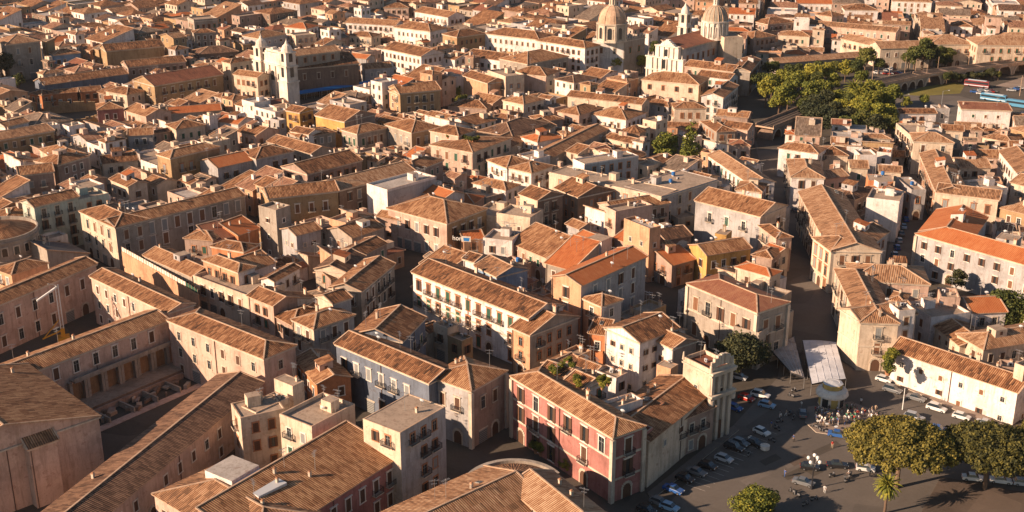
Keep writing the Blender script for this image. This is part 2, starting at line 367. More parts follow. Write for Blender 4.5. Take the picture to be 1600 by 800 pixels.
def roof_mb(b, kind, Lx, D, h, sl, tk, cap='mortar', ov=0.42, sheet=0.2, caps=True, par=0.8, wallk='Wc', deck='deck'):
    z = roof_z(kind, Lx, D, h, sl)
    if kind == 'f':
        t = 0.28
        b.face([(0.0, 0.0, h+0.02), (Lx, 0, h+0.02), (Lx, D, h+0.02), (0, D, h+0.02)], deck)
        if par > 0:
            for (cx, cy, dx, dy) in ((Lx/2, t/2, Lx+0.1, t), (Lx/2, D-t/2, Lx+0.1, t), (t/2, D/2, t, D-2*t), (Lx-t/2, D/2, t, D-2*t)):
                b.box((cx, cy, h+par/2), (dx, dy, par), wallk, top='mortar')
        return
    x0, x1, y0, y1 = -ov, Lx+ov, -ov, D+ov; sh = sheet
    def V(x, y): return (x, y, z(x, y)+sh)
    polys = []; ridges = []
    if kind == 'a':
        polys = [[V(x0, y0), V(x1, y0), V(x1, D/2), V(x0, D/2)], [V(x1, y1), V(x0, y1), V(x0, D/2), V(x1, D/2)]]; ridges = [(V(x0, D/2), V(x1, D/2)), (V(x0, y0), V(x0, D/2)), (V(x1, y0), V(x1, D/2)), (V(x0, y1), V(x0, D/2)), (V(x1, y1), V(x1, D/2))]
    elif kind == 'c':
        m = Lx/2; polys = [[V(x0, y1), V(x0, y0), V(m, y0), V(m, y1)], [V(x1, y0), V(x1, y1), V(m, y1), V(m, y0)]]; ridges = [(V(m, y0), V(m, y1)), (V(x0, y0), V(m, y0)), (V(x1, y0), V(m, y0)), (V(x0, y1), V(m, y1)), (V(x1, y1), V(m, y1))]
    elif kind == 'h':
        if Lx >= D:
            a, c = V(D/2, D/2), V(Lx-D/2, D/2)
            if Lx-D < 0.3: a = c = V(Lx/2, D/2)
            polys = [[V(x0, y0), V(x1, y0), c, a], [V(x1, y1), V(x0, y1), a, c], [V(x0, y1), V(x0, y0), a], [V(x1, y0), V(x1, y1), c]]
        else:
            a, c = V(Lx/2, Lx/2), V(Lx/2, D-Lx/2)
            polys = [[V(x0, y0), V(x1, y0), a], [V(x1, y1), V(x0, y1), c], [V(x0, y1), V(x0, y0), a, c], [V(x1, y0), V(x1, y1), c, a]]
        if Lx >= D: ridges = [(a, c), (V(x0, y0), a), (V(x0, y1), a), (V(x1, y0), c), (V(x1, y1), c)]
        else: ridges = [(a, c), (V(x0, y0), a), (V(x1, y0), a), (V(x0, y1), c), (V(x1, y1), c)]
        if a == c:
            polys = [[p for i, p in enumerate(q) if i == 0 or p != q[i-1]] for q in polys]; ridges = ridges[1:]
    else:
        polys = [[V(x0, y0), V(x1, y0), V(x1, y1), V(x0, y1)]]
        ed = {'A': ((x0, y1), (x1, y1)), 'B': ((x0, y0), (x1, y0)), 'C': ((x0, y0), (x0, y1)), 'E': ((x1, y0), (x1, y1))}[kind]
        ridges = [(V(*ed[0]), V(*ed[1]))]
        ridges += [(V(x0, y0), V(x0, y1)), (V(x1, y0), V(x1, y1))] if kind in 'AB' else [(V(x0, y0), V(x1, y0)), (V(x0, y1), V(x1, y1))]
    for q in polys:
        b.tface(q, tk); b.face([(p[0], p[1], p[2]-sh) for p in q[::-1]], 'mortar')
    # the slab's edge
    ring = [(x0, y0), (x1, y0), (x1, y1), (x0, y1)]
    for i in range(4):
        p, q = ring[i], ring[(i+1) % 4]; mid = [p]
        if kind == 'a' and i in (1, 3): mid.append((p[0], D/2))
        if kind == 'c' and i in (0, 2): mid.append((Lx/2, p[1]))
        mid.append(q)
        for u, w in zip(mid, mid[1:]):
            A, B_ = V(*u), V(*w); b.face([(A[0], A[1], A[2]-sh), (B_[0], B_[1], B_[2]-sh), B_, A], 'mortar')
    if caps:
        for p, q in ridges: b.bar((p[0], p[1], p[2]+0.06), (q[0], q[1], q[2]+0.06), 0.34, 0.16, cap)
def wall_mb(b, kind, Lx, D, h, sl, wk, wk2=None, z0=0.0):
    z = roof_z(kind, Lx, D, h, sl); pt = lambda x, y: (x, y, z(x, y) if kind != 'f' else h)
    ks = [wk, wk2 or wk, wk, wk]
    cs = [(0, 0), (Lx, 0), (Lx, D), (0, D)]
    for i in range(4):
        p, q = cs[i], cs[(i+1) % 4]; top = [pt(*q)]
        if kind == 'a' and i in (1, 3): top.append(pt(p[0], D/2))
        if kind == 'c' and i in (0, 2): top.append(pt(Lx/2, p[1]))
        top.append(pt(*p))
        b.face([(p[0], p[1], z0), (q[0], q[1], z0)]+top, ks[i])
def cornice_mb(b, Lx, D, h, k='stone', pr=0.28, hh=0.35):
    for (cx, cy, dx, dy) in ((Lx/2, -pr/2, Lx+2*pr, pr), (Lx/2, D+pr/2, Lx+2*pr, pr), (-pr/2, D/2, pr, D), (Lx+pr/2, D/2, pr, D)):
        b.box((cx, cy, h-hh/2-0.16), (dx, dy, hh), k)
def B(x1, y1, x2, y2, D, h, roof='h', wall='c', tile='1', label=None, name=None, cat='building', parent=None, world=None, **o):
    """one building (or one wing, when parent is given) from its visible eave edge"""
    a, ang, Lx, D = world if world else rect_from(x1, y1, x2, y2, D, h)
    sl = o.get('sl', 0.34)
    if parent is None:
        root = empty(name or 'house', (a.x, a.y, 0), ang, label, cat)
        fr = root; T = Matrix.Identity(4)
    else:
        root = parent
        T = root.matrix_basis.inverted() @ (Matrix.Translation((a.x, a.y, 0)) @ Matrix.Rotation(ang, 4, 'Z'))
        fr = None
    wk = 'W'+wall[0]; wk2 = 'W'+wall[1] if len(wall) > 1 else None; tk = 'T'+tile
    b = MB(); wall_mb(b, roof, Lx, D, h, sl, wk, wk2)
    if o.get('cor', roof != 'f' and h > 11): cornice_mb(b, Lx, D, h, o.get('cork', 'stone'))
    if o.get('band'):
        for zz in o['band']:
            for (cx, cy, dx, dy) in ((Lx/2, -0.06, Lx+0.24, 0.12), (Lx+0.06, D/2, 0.12, D), (-0.06, D/2, 0.12, D)): b.box((cx, cy, zz), (dx, dy, 0.45), 'stone')
    if o.get('quoin'):
        for cx in (0, Lx): b.box((cx, 0, h/2-0.3), (0.9, 0.9, h-0.7), 'stone')
        b.box((Lx, D, h/2-0.3), (0.9, 0.9, h-0.7), 'stone')
    w = b.build('wall', root); w.matrix_basis = T
    b = MB(); roof_mb(b, roof, Lx, D, h, sl, tk, par=o.get('par', 0.8), wallk=wk, deck=o.get('deck', 'deck'), cap=o.get('cap', 'mortar'))
    r = b.build('roof', root); r.matrix_basis = T
    rec = dict(root=root, wall=w, roof=r, M=(Matrix.Translation((a.x, a.y, 0)) @ Matrix.Rotation(ang, 4, 'Z')), T=T, L=Lx, D=D, h=h, kind=roof, wk=wall, tk=tile,
               z=roof_z(roof, Lx, D, h, sl), label=label, top=parent is None, o=o, ang=ang)
    rec['c'] = rec['M'] @ Vector((Lx/2, D/2, 0)); BLD.append(rec)
    return root
# ---------------------------------------------------------------- the ground
def flat(name, poly, z, k, zt=0.004, kind='structure', side=None):
    b = MB(); q = [(p.x, p.y) for p in poly]
    if side is None: b.face([(x, y, z) for x, y in q], k)
    else: b.prism(q, 0.0, z, side, k, bottom=False)
    return tag(b.build(name), kind=kind)
gb = MB(); gb.face([(-3000, -300, 0), (3000, -300, 0), (3000, 5000, 0), (-3000, 5000, 0)], 'ground'); tag(gb.build('ground'), kind='structure')
PX = lambda *pts, z=0: [P(x, y, z) for x, y in pts]
flat('square', PX((1010, 830), (1150, 660), (1215, 590), (1235, 480), (1330, 480), (1350, 560), (1400, 600), (1640, 705), (1720, 860)), 0.004, 'asphalt')
flat('street', PX((1235, 490), (1222, 400), (1200, 300), (1178, 220), (1214, 220), (1240, 300), (1268, 380), (1310, 500)), 0.008, 'asphalt')
flat('side_street', PX((1370, 480), (1400, 330), (1418, 240), (1445, 240), (1452, 330), (1440, 480)), 0.008, 'asphalt')
flat('pavement', PX((1262, 636), (1258, 660), (1275, 676), (1320, 683), (1360, 684), (1395, 676), (1385, 650), (1330, 628)), 0.13, 'paving2', side='stone')
flat('pavement', PX((1012, 770), (1146, 665), (1155, 672), (1018, 782)), 0.12, 'paving', side='stone')
flat('pavement', PX((1395, 598), (1610, 693), (1625, 688), (1400, 590)), 0.12, 'paving2', side='stone')
flat('garden_soil', PX((1440, 800), (1470, 745), (1600, 770), (1700, 800), (1600, 860), (1430, 860)), 0.10, 'ballast', side='stone')
flat('park_ground', PX((1185, 235), (1165, 120), (1345, 96), (1400, 110), (1392, 205)), 0.012, 'ground')
flat('bus_park', PX((1395, 185), (1400, 148), (1500, 150), (1640, 190), (1640, 215)), 0.012, 'asphalt')
flat('grass_verge', PX((1412, 148), (1440, 136), (1495, 128), (1507, 134), (1500, 146), (1440, 150)), 0.02, 'grass')
flat('yard', PX((1555, 134), (1600, 120), (1700, 120), (1700, 148), (1600, 140)), 0.016, 'paving2')
flat('parking_ground', PX((1350, 130), (1372, 96), (1460, 92), (1460, 112)), 0.016, 'asphalt')
flat('cathedral_square', PX((915, 135), (905, 118), (1005, 95), (1010, 118), (960, 135)), 0.01, 'paving')

# ---------------------------------------------------------------- foreground
conv = B(20, 592, 262, 500, 9, 13, 'a', 'p', '1', 'long peach convent around two sunken courtyards with brown tiled wings, bottom left of the photo', 'convent', 'convent', sl=.3, wf=dict(nf=1, sp=5.2, top=2.6, s='t', nobal=1, sur='white', sty=['glass', 'sh_brown']))
B(263, 500, 412, 560, (450, 535), 14, 'h', 'pp', '1', parent=conv, sl=.3, wf=dict(nf=3, sp=5.5, s='n', nobal=1, sty=['glass', 'sh_brown']), clut=0)
B(142, 432, 262, 488, 7.5, 13.5, 'a', 'p', '1', parent=conv, sl=.3, wf=dict(nf=3, sp=4.4, s='n', nobal=1, sty=['glass', 'sh_brown']), clut=1)
B(-60, 500, 150, 412, 8, 13, 'a', 'pp', '1', parent=conv, sl=.3, wf=dict(nf=2, sp=5.5, s='t', nobal=1, sur='white', sty=['glass', 'sh_brown']), clut=0)
B(110, 852, 410, 598, 11.5, 9.5, 'a', 'p', '3', parent=conv, sl=.26, wf=dict(nf=2, sp=5, s='n', nobal=1, sur='white', sty=['glass', 'sh_brown']), clut=0)
c0 = P(154, 650, 14); an = R(44); e = Vector((math.cos(an), math.sin(an), 0))
B(0, 0, 0, 0, 0, 14, 'c', 'p', '1', parent=conv, world=(c0-e*38, an, 38, 34), sl=.26, wf=dict(nf=0), clut=0)
nrm_ = Vector((e.y, -e.x, 0)); best = min(((abs(PIX(c0-e*t+nrm_*2.2+Vector((0, 0, z/10-14)))[0]-88)+abs(PIX(c0-e*t+nrm_*2.2+Vector((0, 0, z/10-14)))[1]-686), t, z/10) for t in [k*.25 for k in range(20, 80)] for z in range(100, 190, 2)))
B(0, 0, 0, 0, 0, best[2], 'A', 'p', '4', parent=conv, world=(c0-e*(best[1]+5.6)+nrm_*2.2+Vector((0, 0, 0)), an, 5.6, 2.2), sl=.6, wf=dict(nf=0), clut=0)
# south palazzo with the roof pavilion
sp = B(400, 857, 625, 712, (442, 742), 10.5, 'A', 'r', '1', 'low brick-red palazzo with a broad striped tile roof and a white pavilion on top', 'palazzo', 'palazzo', sl=.22, wf=dict(nf=2, sp=4, s='t'))
B(241, 772, 400, 868, 16, 10.3, 'h', 'p', '4', parent=sp, sl=.3, wf=dict(nf=2), clut=0)
B(320, 735, 362, 752, 7, 13.6, 'f', 'w', parent=sp, par=0.0, deck='deckg', wf=dict(nf=0))
B(361, 752, 404, 776, 6.5, 13.0, 'f', 'w', parent=sp, par=0.0, deck='sheet', wf=dict(nf=1, sp=2, s='s'))
B(378, 640, 400, 650, 9, 12.5, 'f', 'c', label='small pale roof house with a flat tan roof beside the convent wall', wf=dict(nf=1, sp=4))
B(376, 655, 445, 640, (398, 624), 13, 'f', 'c', label='boxy cream rooftop room with satellite clutter behind the white pavilion', par=.3)
B(428, 592, 457, 604, (475, 596), 14.5, 'f', 'c', label='cream flat-topped rooftop room directly right of the convent corner', par=0.1, wf=dict(nf=1, sp=5))
B(437, 652, 487, 672, (538, 630), 13.5, 'f', 'c', label='shabby cream apartment block with a flat tan terrace and several tall antennas', clut=6, wf=dict(nf=3, sp=4))
B(462, 560, 495, 600, 8, 9, 'a', 'o', '1', label='low orange-walled roof house with satellite dishes by the convent')
B(567, 655, 625, 677, (696, 636), 17.3, 'f', 'cg', '1', 'tall pale grey apartment building with blue balconies and a bare flat roof', 'apartment_building', 'apartment building', par=0.12, deck='deck', clut=1, wf=dict(nf=4, sp=3.3, bal=.7, sty=['glass', 'half', 'sh_grey']))
B(525, 537, 670, 598, 9, 14, 'a', 'kk', '1', 'dark blue palazzo with an L-shaped mottled tile roof, centre left', 'palazzo', 'palazzo', wf=dict(nf=2, sp=4.2, s='t', sty=['sh_grey', 'glass', 'half'], sur='white'), cor=1, cork='stone')
B(628, 533, 664, 496, 13, 14.05, 'a', 'k', '1', parent=BLD[-1]['root'], wf=dict(nf=2, sp=4.5))
B(670, 587, 736, 610, (798, 582), 14, 'h', 'gm', '1', 'brown and grey corner palazzo with a hipped tile roof left of the red palazzo', 'palazzo', 'palazzo', wf=dict(nf=2, sp=4.2, s='t'), quoin=1)
pk = B(800, 588, 958, 683, 8, 14.8, 'h', 'r', '1', 'red palazzo with white window frames and stone corner strips beside the square', 'palazzo', 'palazzo', band=[5.0, 9.8], quoin=1, wf=dict(nf=3, sp=5.4, s='l', sur='white', bal=.35, sty=['sh_brown', 'glass', 'half'], arc=1))
B(997, 691, 1020, 673, 8, 11, 'f', 'r', '5', parent=pk, wf=dict(nf=2, sp=4.5, s='l', sur='white'))
B(878, 600, 905, 612, (952, 592), 14.5, 'a', 'w', '1', 'white roof-terrace house with potted shrubs behind the red palazzo', clut=3)
B(845, 578, 880, 590, 6, 14.6, 'a', 'w', '1', 'small white tiled roof house left of the potted terrace behind the red palazzo', clut=0)
B(935, 634, 952, 645, (980, 614), 13.2, 'f', 'w', '1', 'white rooftop block with a yellow-leaved shrub behind the red palazzo', clut=1)
ch = B(1014, 690, 1112, 612, 13, 10.6, 'a', 'cg', '1', 'pale church with a tiled nave and a three-bay baroque front on the square', 'church', 'church', wf=dict(nf=1, sp=7, s='s', top=3.2, nobal=1), sl=.27)
B(1068, 563, 1111, 584, (1138, 569), 16.5, 'f', 'cs', '5', parent=ch, par=0.9, deck='T5', band=[11.0], cor=1, wf=dict(nf=2, sp=4, s='s', arc=0, nobal=1))
B(968, 655, 1010, 678, 20, 9, 'c', 'm', '3', label='low dark-roofed hall between the red palazzo and the church')
B(1026, 570, 1048, 577, (1064, 571), 11.5, 'f', 'a', label='small peach box house in front of the white stepped-gable house', wf=dict(nf=0), par=.1)
wh = B(946, 512, 1000, 535, (1022, 497), 13.2, 'c', 'w', '1', 'tall white house with two tiled volumes and a stepped brown end wall', wf=dict(nf=3, sp=3, s='s', sty=['glass', 'half']))
B(1018, 528, 1051, 544, (1084, 530), 12, 'a', 'wm', '1', parent=wh, wf=dict(nf=2, sp=3.4, s='s', sty=['glass', 'half']))
B(921, 520, 947, 524, 5, 9.5, 'A', 'o', '1', label='small orange house wedged left of the tall white house')
B(645, 425, 826, 497, 12, 14.2, 'a', 'w', '1', 'long white palazzo with green shutters and many balconies in the centre', 'palazzo', 'palazzo', band=[7.0], cor=1, wf=dict(nf=3, sp=3.9, s='t', bal=.7, sur='copper', sty=['sh_brown', 'sh_green', 'half', 'sh_green']))
B(743, 415, 776, 432, (804, 410), 15.5, 'a', 'u', '4', label='bright blue penthouse with a tan tile roof behind the long white palazzo', wf=dict(nf=1, sp=6))
B(724, 404, 741, 409, 6, 16, 'a', 'w', '1', label='tiny white dormer house next to the bright blue penthouse')
B(795, 452, 808, 463, (805, 440), 14.8, 'f', 'w', label='white roof room with a pale flat top on the long white palazzo', par=.05, wf=dict(nf=0))
B(800, 511, 828, 523, (892, 490), 12, 'a', 'as', '1', 'rough brick house with a grey side wall right of the long white palazzo', clut=5)
og = B(862, 432, 908, 446, (1025, 405), 18, 'c', 'ag', '2', 'big block with a bright orange roof, bare brick end and grey side full of windows', 'apartment_building', 'apartment building', wf=dict(nf=4, sp=5.5, s='t', sty=['half', 'sh_brown', 'sh_grey']), cor=0)
B(910, 465, 940, 478, (969, 467), 14.5, 'h', 'ag', '1', label='narrow block with a blue-framed veranda against the grey side of the orange-roofed block')
bp = B(1075, 443, 1183, 488, (1222, 468), 15, 'h', 'ss', '5', 'neoclassical palazzo with a russet hipped roof and arched windows behind the dark tree', 'palazzo', 'palazzo', band=[8.2], quoin=1, wf=dict(nf=2, sp=4.4, s='l', sur='stone', sty=['sh_wood', 'glass', 'half'], bal=.5), sl=.26)
B(1186, 525, 1240, 489, 7, 9.2, 'f', 's', parent=bp, wf=dict(nf=2, sp=4.5, s='t'))
B(1150, 417, 1203, 432, 5.5, 13, 'h', 'c', '2', label='cream house with an orange hipped roof behind the neoclassical palazzo')
co = B(1305, 420, 1345, 503, 9, 13, 'h', 'c', '4', 'worn cream corner palazzo with a V of tan roofs round a cluttered court', 'palazzo', 'palazzo', band=[6.6], wf=dict(nf=3, sp=4.2, s='t', bal=.5, sty=['sh_grey', 'glass', 'sh_wood', 'half']))
B(1346, 503, 1432, 490, 9, 12.9, 'a', 'c', '4', parent=co, band=[6.6], wf=dict(nf=3, sp=3.9, s='t', bal=.6))
B(1330, 437, 1452, 444, 13, 12.6, 'h', 'p', '4', parent=co)
B(1390, 468, 1412, 472, 6, 14, 'h', 'a', '1', label='small peach roof house inside the court of the worn cream corner palazzo')
B(1405, 490, 1430, 488, 5, 14.5, 'f', 'w', label='small white roof box inside the court of the worn cream corner palazzo')
wl = B(1393, 547, 1590, 613, 9, 8.2, 'a', 'w', '1', 'long low white house with wooden balcony doors facing the parked cars', 'house', 'house', wf=dict(nf=2, sp=5, s='s', sty=['sh_wood', 'glass', 'half'], bal=.35, sur='white'), sl=.42)
B(1585, 572, 1600, 578, 8, 12.6, 'f', 'c', label='cream stair tower at the right end of the long low white house', wf=dict(nf=1, sp=4))
B(1496, 522, 1537, 546, 22, 8, 'h', 'c', '4', label='wide cream house with a tan hipped roof behind the long low white house')
B(1462, 510, 1500, 540, 9, 6.5, 'a', 'c', '1', label='low cream annexe tucked behind the roof of the long low white house')
B(1520, 489, 1572, 487, (1514, 463), 7.5, 'a', 'w', '2', 'low white farmhouse with a bright orange roof beside the spreading tree')
B(1455, 500, 1516, 492, 11, 8, 'f', 'w', label='rambling white terrace house left of the low orange-roofed farmhouse', clut=5)
B(1470, 468, 1500, 470, 7, 10, 'f', 'p', label='small pink roof house with broken parapets behind the rambling terrace house')
rr = B(1432, 365, 1650, 427, 12, 12.8, 'h', 'g', '2', 'grey palazzo with white window frames and a vivid orange roof at the right edge', 'palazzo', 'palazzo', wf=dict(nf=3, sp=4.6, s='n', sur='white', sty=['sh_wood', 'glass', 'half'], nobal=1), quoin=1, sl=.36)
B(1464, 328, 1437, 361, 15, 12.7, 'a', 'g', '2', parent=rr)
B(1556, 372, 1588, 378, 6, 15.5, 'f', 'g', parent=rr, par=.1, wf=dict(nf=0))
# ---------------------------------------------------------------- left middle
gp = B(125, 330, 180, 355, 11, 14, 'h', 'cs', '1', 'dark grey-green palazzo with pink shutters and a cream lit end wall, left', 'palazzo', 'palazzo', wf=dict(nf=3, sp=4.4, s='t', sty=['sh_wood', 'glass']), cor=1)
B(181, 355, 382, 305, 9, 13.9, 'a', 's', '1', parent=gp, wf=dict(nf=3, sp=4.4, s='l', sty=['sh_wood', 'sh_grey', 'glass'], nobal=1, sur='white'), cor=1, clut=4)
B(53, 323, 122, 307, 8, 16, 'a', 't', '1', 'pale green four-storey house with iron balconies at the left', wf=dict(nf=4, sp=4.4, s='t', bal=.9, sty=['glass', 'half']))
B(122, 316, 170, 305, 10, 14, 'f', 't', label='pale green terrace wing joined right of the four-storey house')
B(18, 429, 74, 411, 8, 10.5, 'h', 'a', '1', label='square pink-walled lodge with a pyramid tile roof at the left edge')
B(76, 412, 138, 396, 12, 6.5, 'C', 's', '6', label='dark grey-roofed shed in the shade between the round building and the palazzo')
B(225, 399, 300, 432, (315, 409), 9, 'a', 's', '1', label='long two-storey house with a plain brown roof behind the convent fence')
B(317, 405, 372, 425, (397, 416), 13, 'h', 'aw', '1', 'orange and white roof villa with tall windows above the cracked cream wall', sty=1)
B(302, 434, 390, 467, 12, 9, 'f', 'c', label='cracked cream base building under the orange and white roof villa', wf=dict(nf=2, sp=4, s='t'))
B(388, 462, 427, 478, (447, 458), 11, 'a', 'pm', '1', 'pink house with a brown gable roof and brick-brown blank side, below the villa')
B(427, 492, 457, 508, 12, 8, 'h', 'm', '1')
B(457, 499, 490, 514, (528, 481), 11.5, 'h', 'cg', '1', 'corner house with hipped roof and curved balcony at the left street junction', wf=dict(nf=3, sp=3.6, s='t', bal=.8))
B(494, 462, 520, 474, (546, 464), 13.5, 'c', 'cg', '1')
B(530, 480, 562, 458, 7, 10, 'f', 'g', clut=2)
B(564, 455, 616, 412, 9, 13, 'a', 'sc', '1', 'crumbling grey house with a patchy tile roof on the dark central street', wf=dict(nf=3, sp=3.6, s='t', bal=.7))
B(428, 440, 468, 418, (408, 436), 11, 'a', 'w', '1', 'small white house with a split gable roof in the dark court, left centre')
B(379, 428, 430, 410, 6, 9, 'A', 'w', '1')
B(540, 425, 570, 400, 9, 12, 'a', 'c', '3')
B(517, 436, 542, 428, 7, 10, 'a', 'm', '3'); B(568, 398, 604, 380, 8, 11, 'a', 'm', '1')
B(550, 372, 600, 355, 12, 10, 'a', 's', '1'); B(500, 400, 528, 420, 8, 9, 'B', 'a', '2')
B(514, 345, 540, 352, (545, 335), 12, 'f', 'a', clut=2); B(463, 368, 501, 358, 8, 11, 'a', 'g', '1', wf=dict(nf=2, sp=3, s='s'))
B(404, 325, 431, 332, 6, 16, 'f', 's', label='slender old stone tower house standing left of the white cube', wf=dict(nf=3, sp=4, s='s'))
B(420, 310, 528, 298, 11, 14.5, 'a', 'b', '1', 'shaded ochre palazzo with four tall doors above the stone tower house', 'palazzo', 'palazzo', wf=dict(nf=2, sp=4.6, s='t', bal=.5), cor=1)
B(530, 297, 648, 267, 12, 14, 'a', 'd', '4', 'long dark brick palazzo with striped tan roof behind the white cube', 'palazzo', 'palazzo', wf=dict(nf=3, sp=4, s='t'))
B(480, 272, 565, 250, 14, 12.5, 'a', 'm', '1')
B(648, 268, 692, 250, 10, 13, 'h', 'm', '1')
B(573, 290, 605, 300, (672, 276), 14.5, 'f', 'wg', '1', 'blank white cube of a modern building with a bare parapet roof', 'apartment_building', 'apartment building', wf=dict(nf=0), deck='deckg')
B(590, 338, 676, 352, 6, 9, 'a', 'p', '1', 'low peach hall with a narrow lean roof in front of the brick warehouse', wf=dict(nf=1, sp=6, s='s'))
B(606, 325, 698, 349, (737, 320), 12, 'h', 'pb', '1', 'brick warehouse with a russet patched roof and skylight in the centre', clut=2, wf=dict(nf=2, sp=4, s='t'))
B(660, 300, 693, 311, (706, 296), 11, 'a', 'w', '2', wf=dict(nf=1, sp=5, s='s'))
B(739, 286, 790, 297, 8, 8, 'h', 'w', '1', 'low white and lilac house with small balconies below the roof-garden palazzo', wf=dict(nf=2, sp=3.4, s='n'))
B(737, 336, 776, 342, 14, 9, 'f', 'c', wf=dict(nf=0)); B(776, 336, 828, 344, 10, 11, 'f', 'c', wf=dict(nf=2, sp=4, s='s'), clut=3)
B(725, 375, 755, 372, 8, 7, 'a', 'a', '2'); B(755, 375, 800, 380, 9, 9, 'f', 'w', clut=4)
B(690, 312, 740, 318, 9, 8, 'h', 'm', '2'); B(700, 330, 722, 322, 10, 8, 'a', 'm', '2')
B(725, 300, 760, 312, 8, 6, 'f', 's')
B(812, 303, 840, 313, (864, 298), 14, 'a', 'cd', '1', 'tall house with a cream balcony front and a huge dark brick side wall', wf=dict(nf=3, sp=3.4, s='t', bal=.6))
B(868, 294, 903, 308, (960, 297), 13, 'a', 'd', '1', label='brick house with a ribbed tile roof right of the huge dark side wall')
B(795, 378, 854, 403, (874, 382), 8, 'A', 'p', '1', 'long pink shed house with a single brown roof slope, centre')
B(853, 411, 893, 422, (908, 395), 8.5, 'A', 's', '2', 'low house with a smooth orange roof left of the big orange block')
B(885, 350, 905, 358, 6, 8, 'a', 'g', '1', wf=dict(nf=1, sp=3, s='s')); B(914, 335, 945, 345, 8, 9, 'B', 'w', '1', wf=dict(nf=2, sp=3, s='s'))
B(945, 326, 962, 334, 14, 13, 'f', 'p', clut=4, wf=dict(nf=2, sp=4)); B(962, 331, 1046, 317, 10, 12, 'a', 'p', '1', wf=dict(nf=3, sp=3, s='t', bal=1))
B(975, 345, 1015, 361, (1033, 357), 16, 'f', 'a', label='peach brick tower block with roof rooms left of the yellow house', wf=dict(nf=2, sp=5, s='s'), clut=4, deck='deckg')
B(918, 371, 940, 377, (948, 368), 10, 'f', 'w', par=0, wf=dict(nf=1, sp=2, s='s')); B(895, 372, 925, 384, 9, 8, 'a', 'a', '2')
B(960, 372, 995, 384, 9, 9, 'a', 'm', '2')
lp = B(858, 270, 1033, 308, 10, 14, 'f', 'cg', '1', 'long school-like palazzo with a bare tan flat roof and toothed cornice', 'palazzo', 'palazzo', wf=dict(nf=3, sp=4.4, s='n', nobal=1), cor=1, par=.25)
B(1034, 308, 1121, 281, 16, 13.9, 'f', 'g', parent=lp, wf=dict(nf=3, sp=5.2, s='t', nobal=1), cor=1, par=.25)
B(895, 250, 913, 258, (976, 236), 15.5, 'f', 'wg', '1', 'white and blue-grey apartment slab with a bare flat roof beside the round apse', 'apartment_building', 'apartment building', wf=dict(nf=4, sp=3.6, s='n', nobal=1), par=.5)
B(846, 254, 949, 202, 9, 10, 'a', 's', '1', 'long terrace of arcaded houses running up towards the square in the upper centre', 'terrace_of_houses', 'terrace', wf=dict(nf=2, sp=3.2, s='t'))
B(793, 232, 868, 196, 14, 9.5, 'a', 'c', '1'); B(762, 250, 792, 262, 12, 12, 'h', 'w', '1', wf=dict(nf=3, sp=3, bal=.6)); B(795, 262, 830, 270, 12, 12, 'h', 'w', '1', wf=dict(nf=3, sp=3, bal=.6))
B(840, 222, 880, 214, 10, 11, 'h', 'w', '2'); B(808, 244, 834, 252, 8, 12, 'f', 'w', clut=2)
B(871, 174, 905, 180, (940, 168), 10, 'h', 'p', '1'); B(924, 178, 978, 187, (1010, 176), 9, 'h', 'w', '1', 'white house with a broad brown roof and lilac front left of the octagonal chapel')
B(887, 150, 1003, 163, 9, 10, 'a', 'c', '1'); B(800, 213, 856, 192, 16, 11, 'h', 's', '3')
B(818, 163, 850, 155, 12, 12, 'h', 'c', '1'); B(844, 190, 880, 186, 10, 9, 'h', 'm', '1')
B(1087, 313, 1188, 338, 15, 14, 'a', 'gc', '1', 'lilac-grey palazzo with white balcony doors above the yellow house', 'palazzo', 'palazzo', wf=dict(nf=2, sp=6.2, s='t', bal=.8, sur='white', sty=['glass', 'sh_green', 'half']), cor=1)
B(1150, 296, 1190, 300, 10, 13, 'h', 'w', '1'); B(1107, 243, 1172, 287, 9, 11, 'a', 'w', '4', 'white house with green shutters and a climbing plant beside the dark street', wf=dict(nf=3, sp=3.6, s='t', bal=.7, sur='white', sty=['sh_green', 'sh_brown']))
B(1186, 352, 1213, 372, 5, 11, 'h', 'p', '1', wf=dict(nf=3, sp=3, bal=.6)); B(1190, 325, 1215, 333, 6, 12, 'f', 'g')
B(1105, 399, 1173, 388, (1160, 370), 10, 'a', 'yw', '1', 'bright yellow house with a grey-brown gable roof and white side', wf=dict(nf=2, sp=3.4, s='n', sty=['glass', 'half', 'sh_brown']), wallside=1)
B(1117, 365, 1135, 368, 5, 10.5, 'f', 'y', label='small yellow box house behind the bright yellow house', par=.1)
B(1040, 375, 1080, 368, 10, 6, 'a', 'm', '3'); B(1050, 415, 1085, 405, 14, 7, 'a', 'm', '2'); B(1060, 345, 1090, 340, 10, 6, 'f', 's')
B(1139, 226, 1172, 228, 7, 10, 'h', 'p', '5', 'square pink pavilion with a pyramid russet roof by the railway')
B(1120, 180, 1168, 184, 9, 8, 'a', 'm', '1'); B(1130, 198, 1168, 203, 9, 8, 'a', 'p', '1'); B(1054, 169, 1103, 169, 9, 10, 'h', 'c', '1')
B(1096, 190, 1120, 206, 8, 8, 'h', 's', '1'); B(1040, 198, 1090, 200, 7, 6, 'a', 'a', '1')
B(1203, 446, 1229, 437, 8, 8, 'f', 'w', label='low white terrace block behind the neoclassical palazzo at the main street', clut=2); B(1176, 398, 1206, 404, 9, 9, 'h', 'm', '1'); B(1196, 386, 1218, 394, 4, 9, 'a', 'c', '2')
B(1218, 470, 1237, 459, 12, 9, 'f', 's', clut=2); B(288, 372, 332, 376, 8, 10, 'h', 'm', '1'); B(332, 377, 368, 368, 8, 9.5, 'A', 'r', '5', wf=dict(nf=0)); B(372, 368, 404, 356, 7, 10, 'A', 'o', '2', wf=dict(nf=0))
B(330, 384, 380, 393, (400, 382), 11.5, 'h', 'o', '1', wf=dict(nf=2, sp=3.4, s='s'))
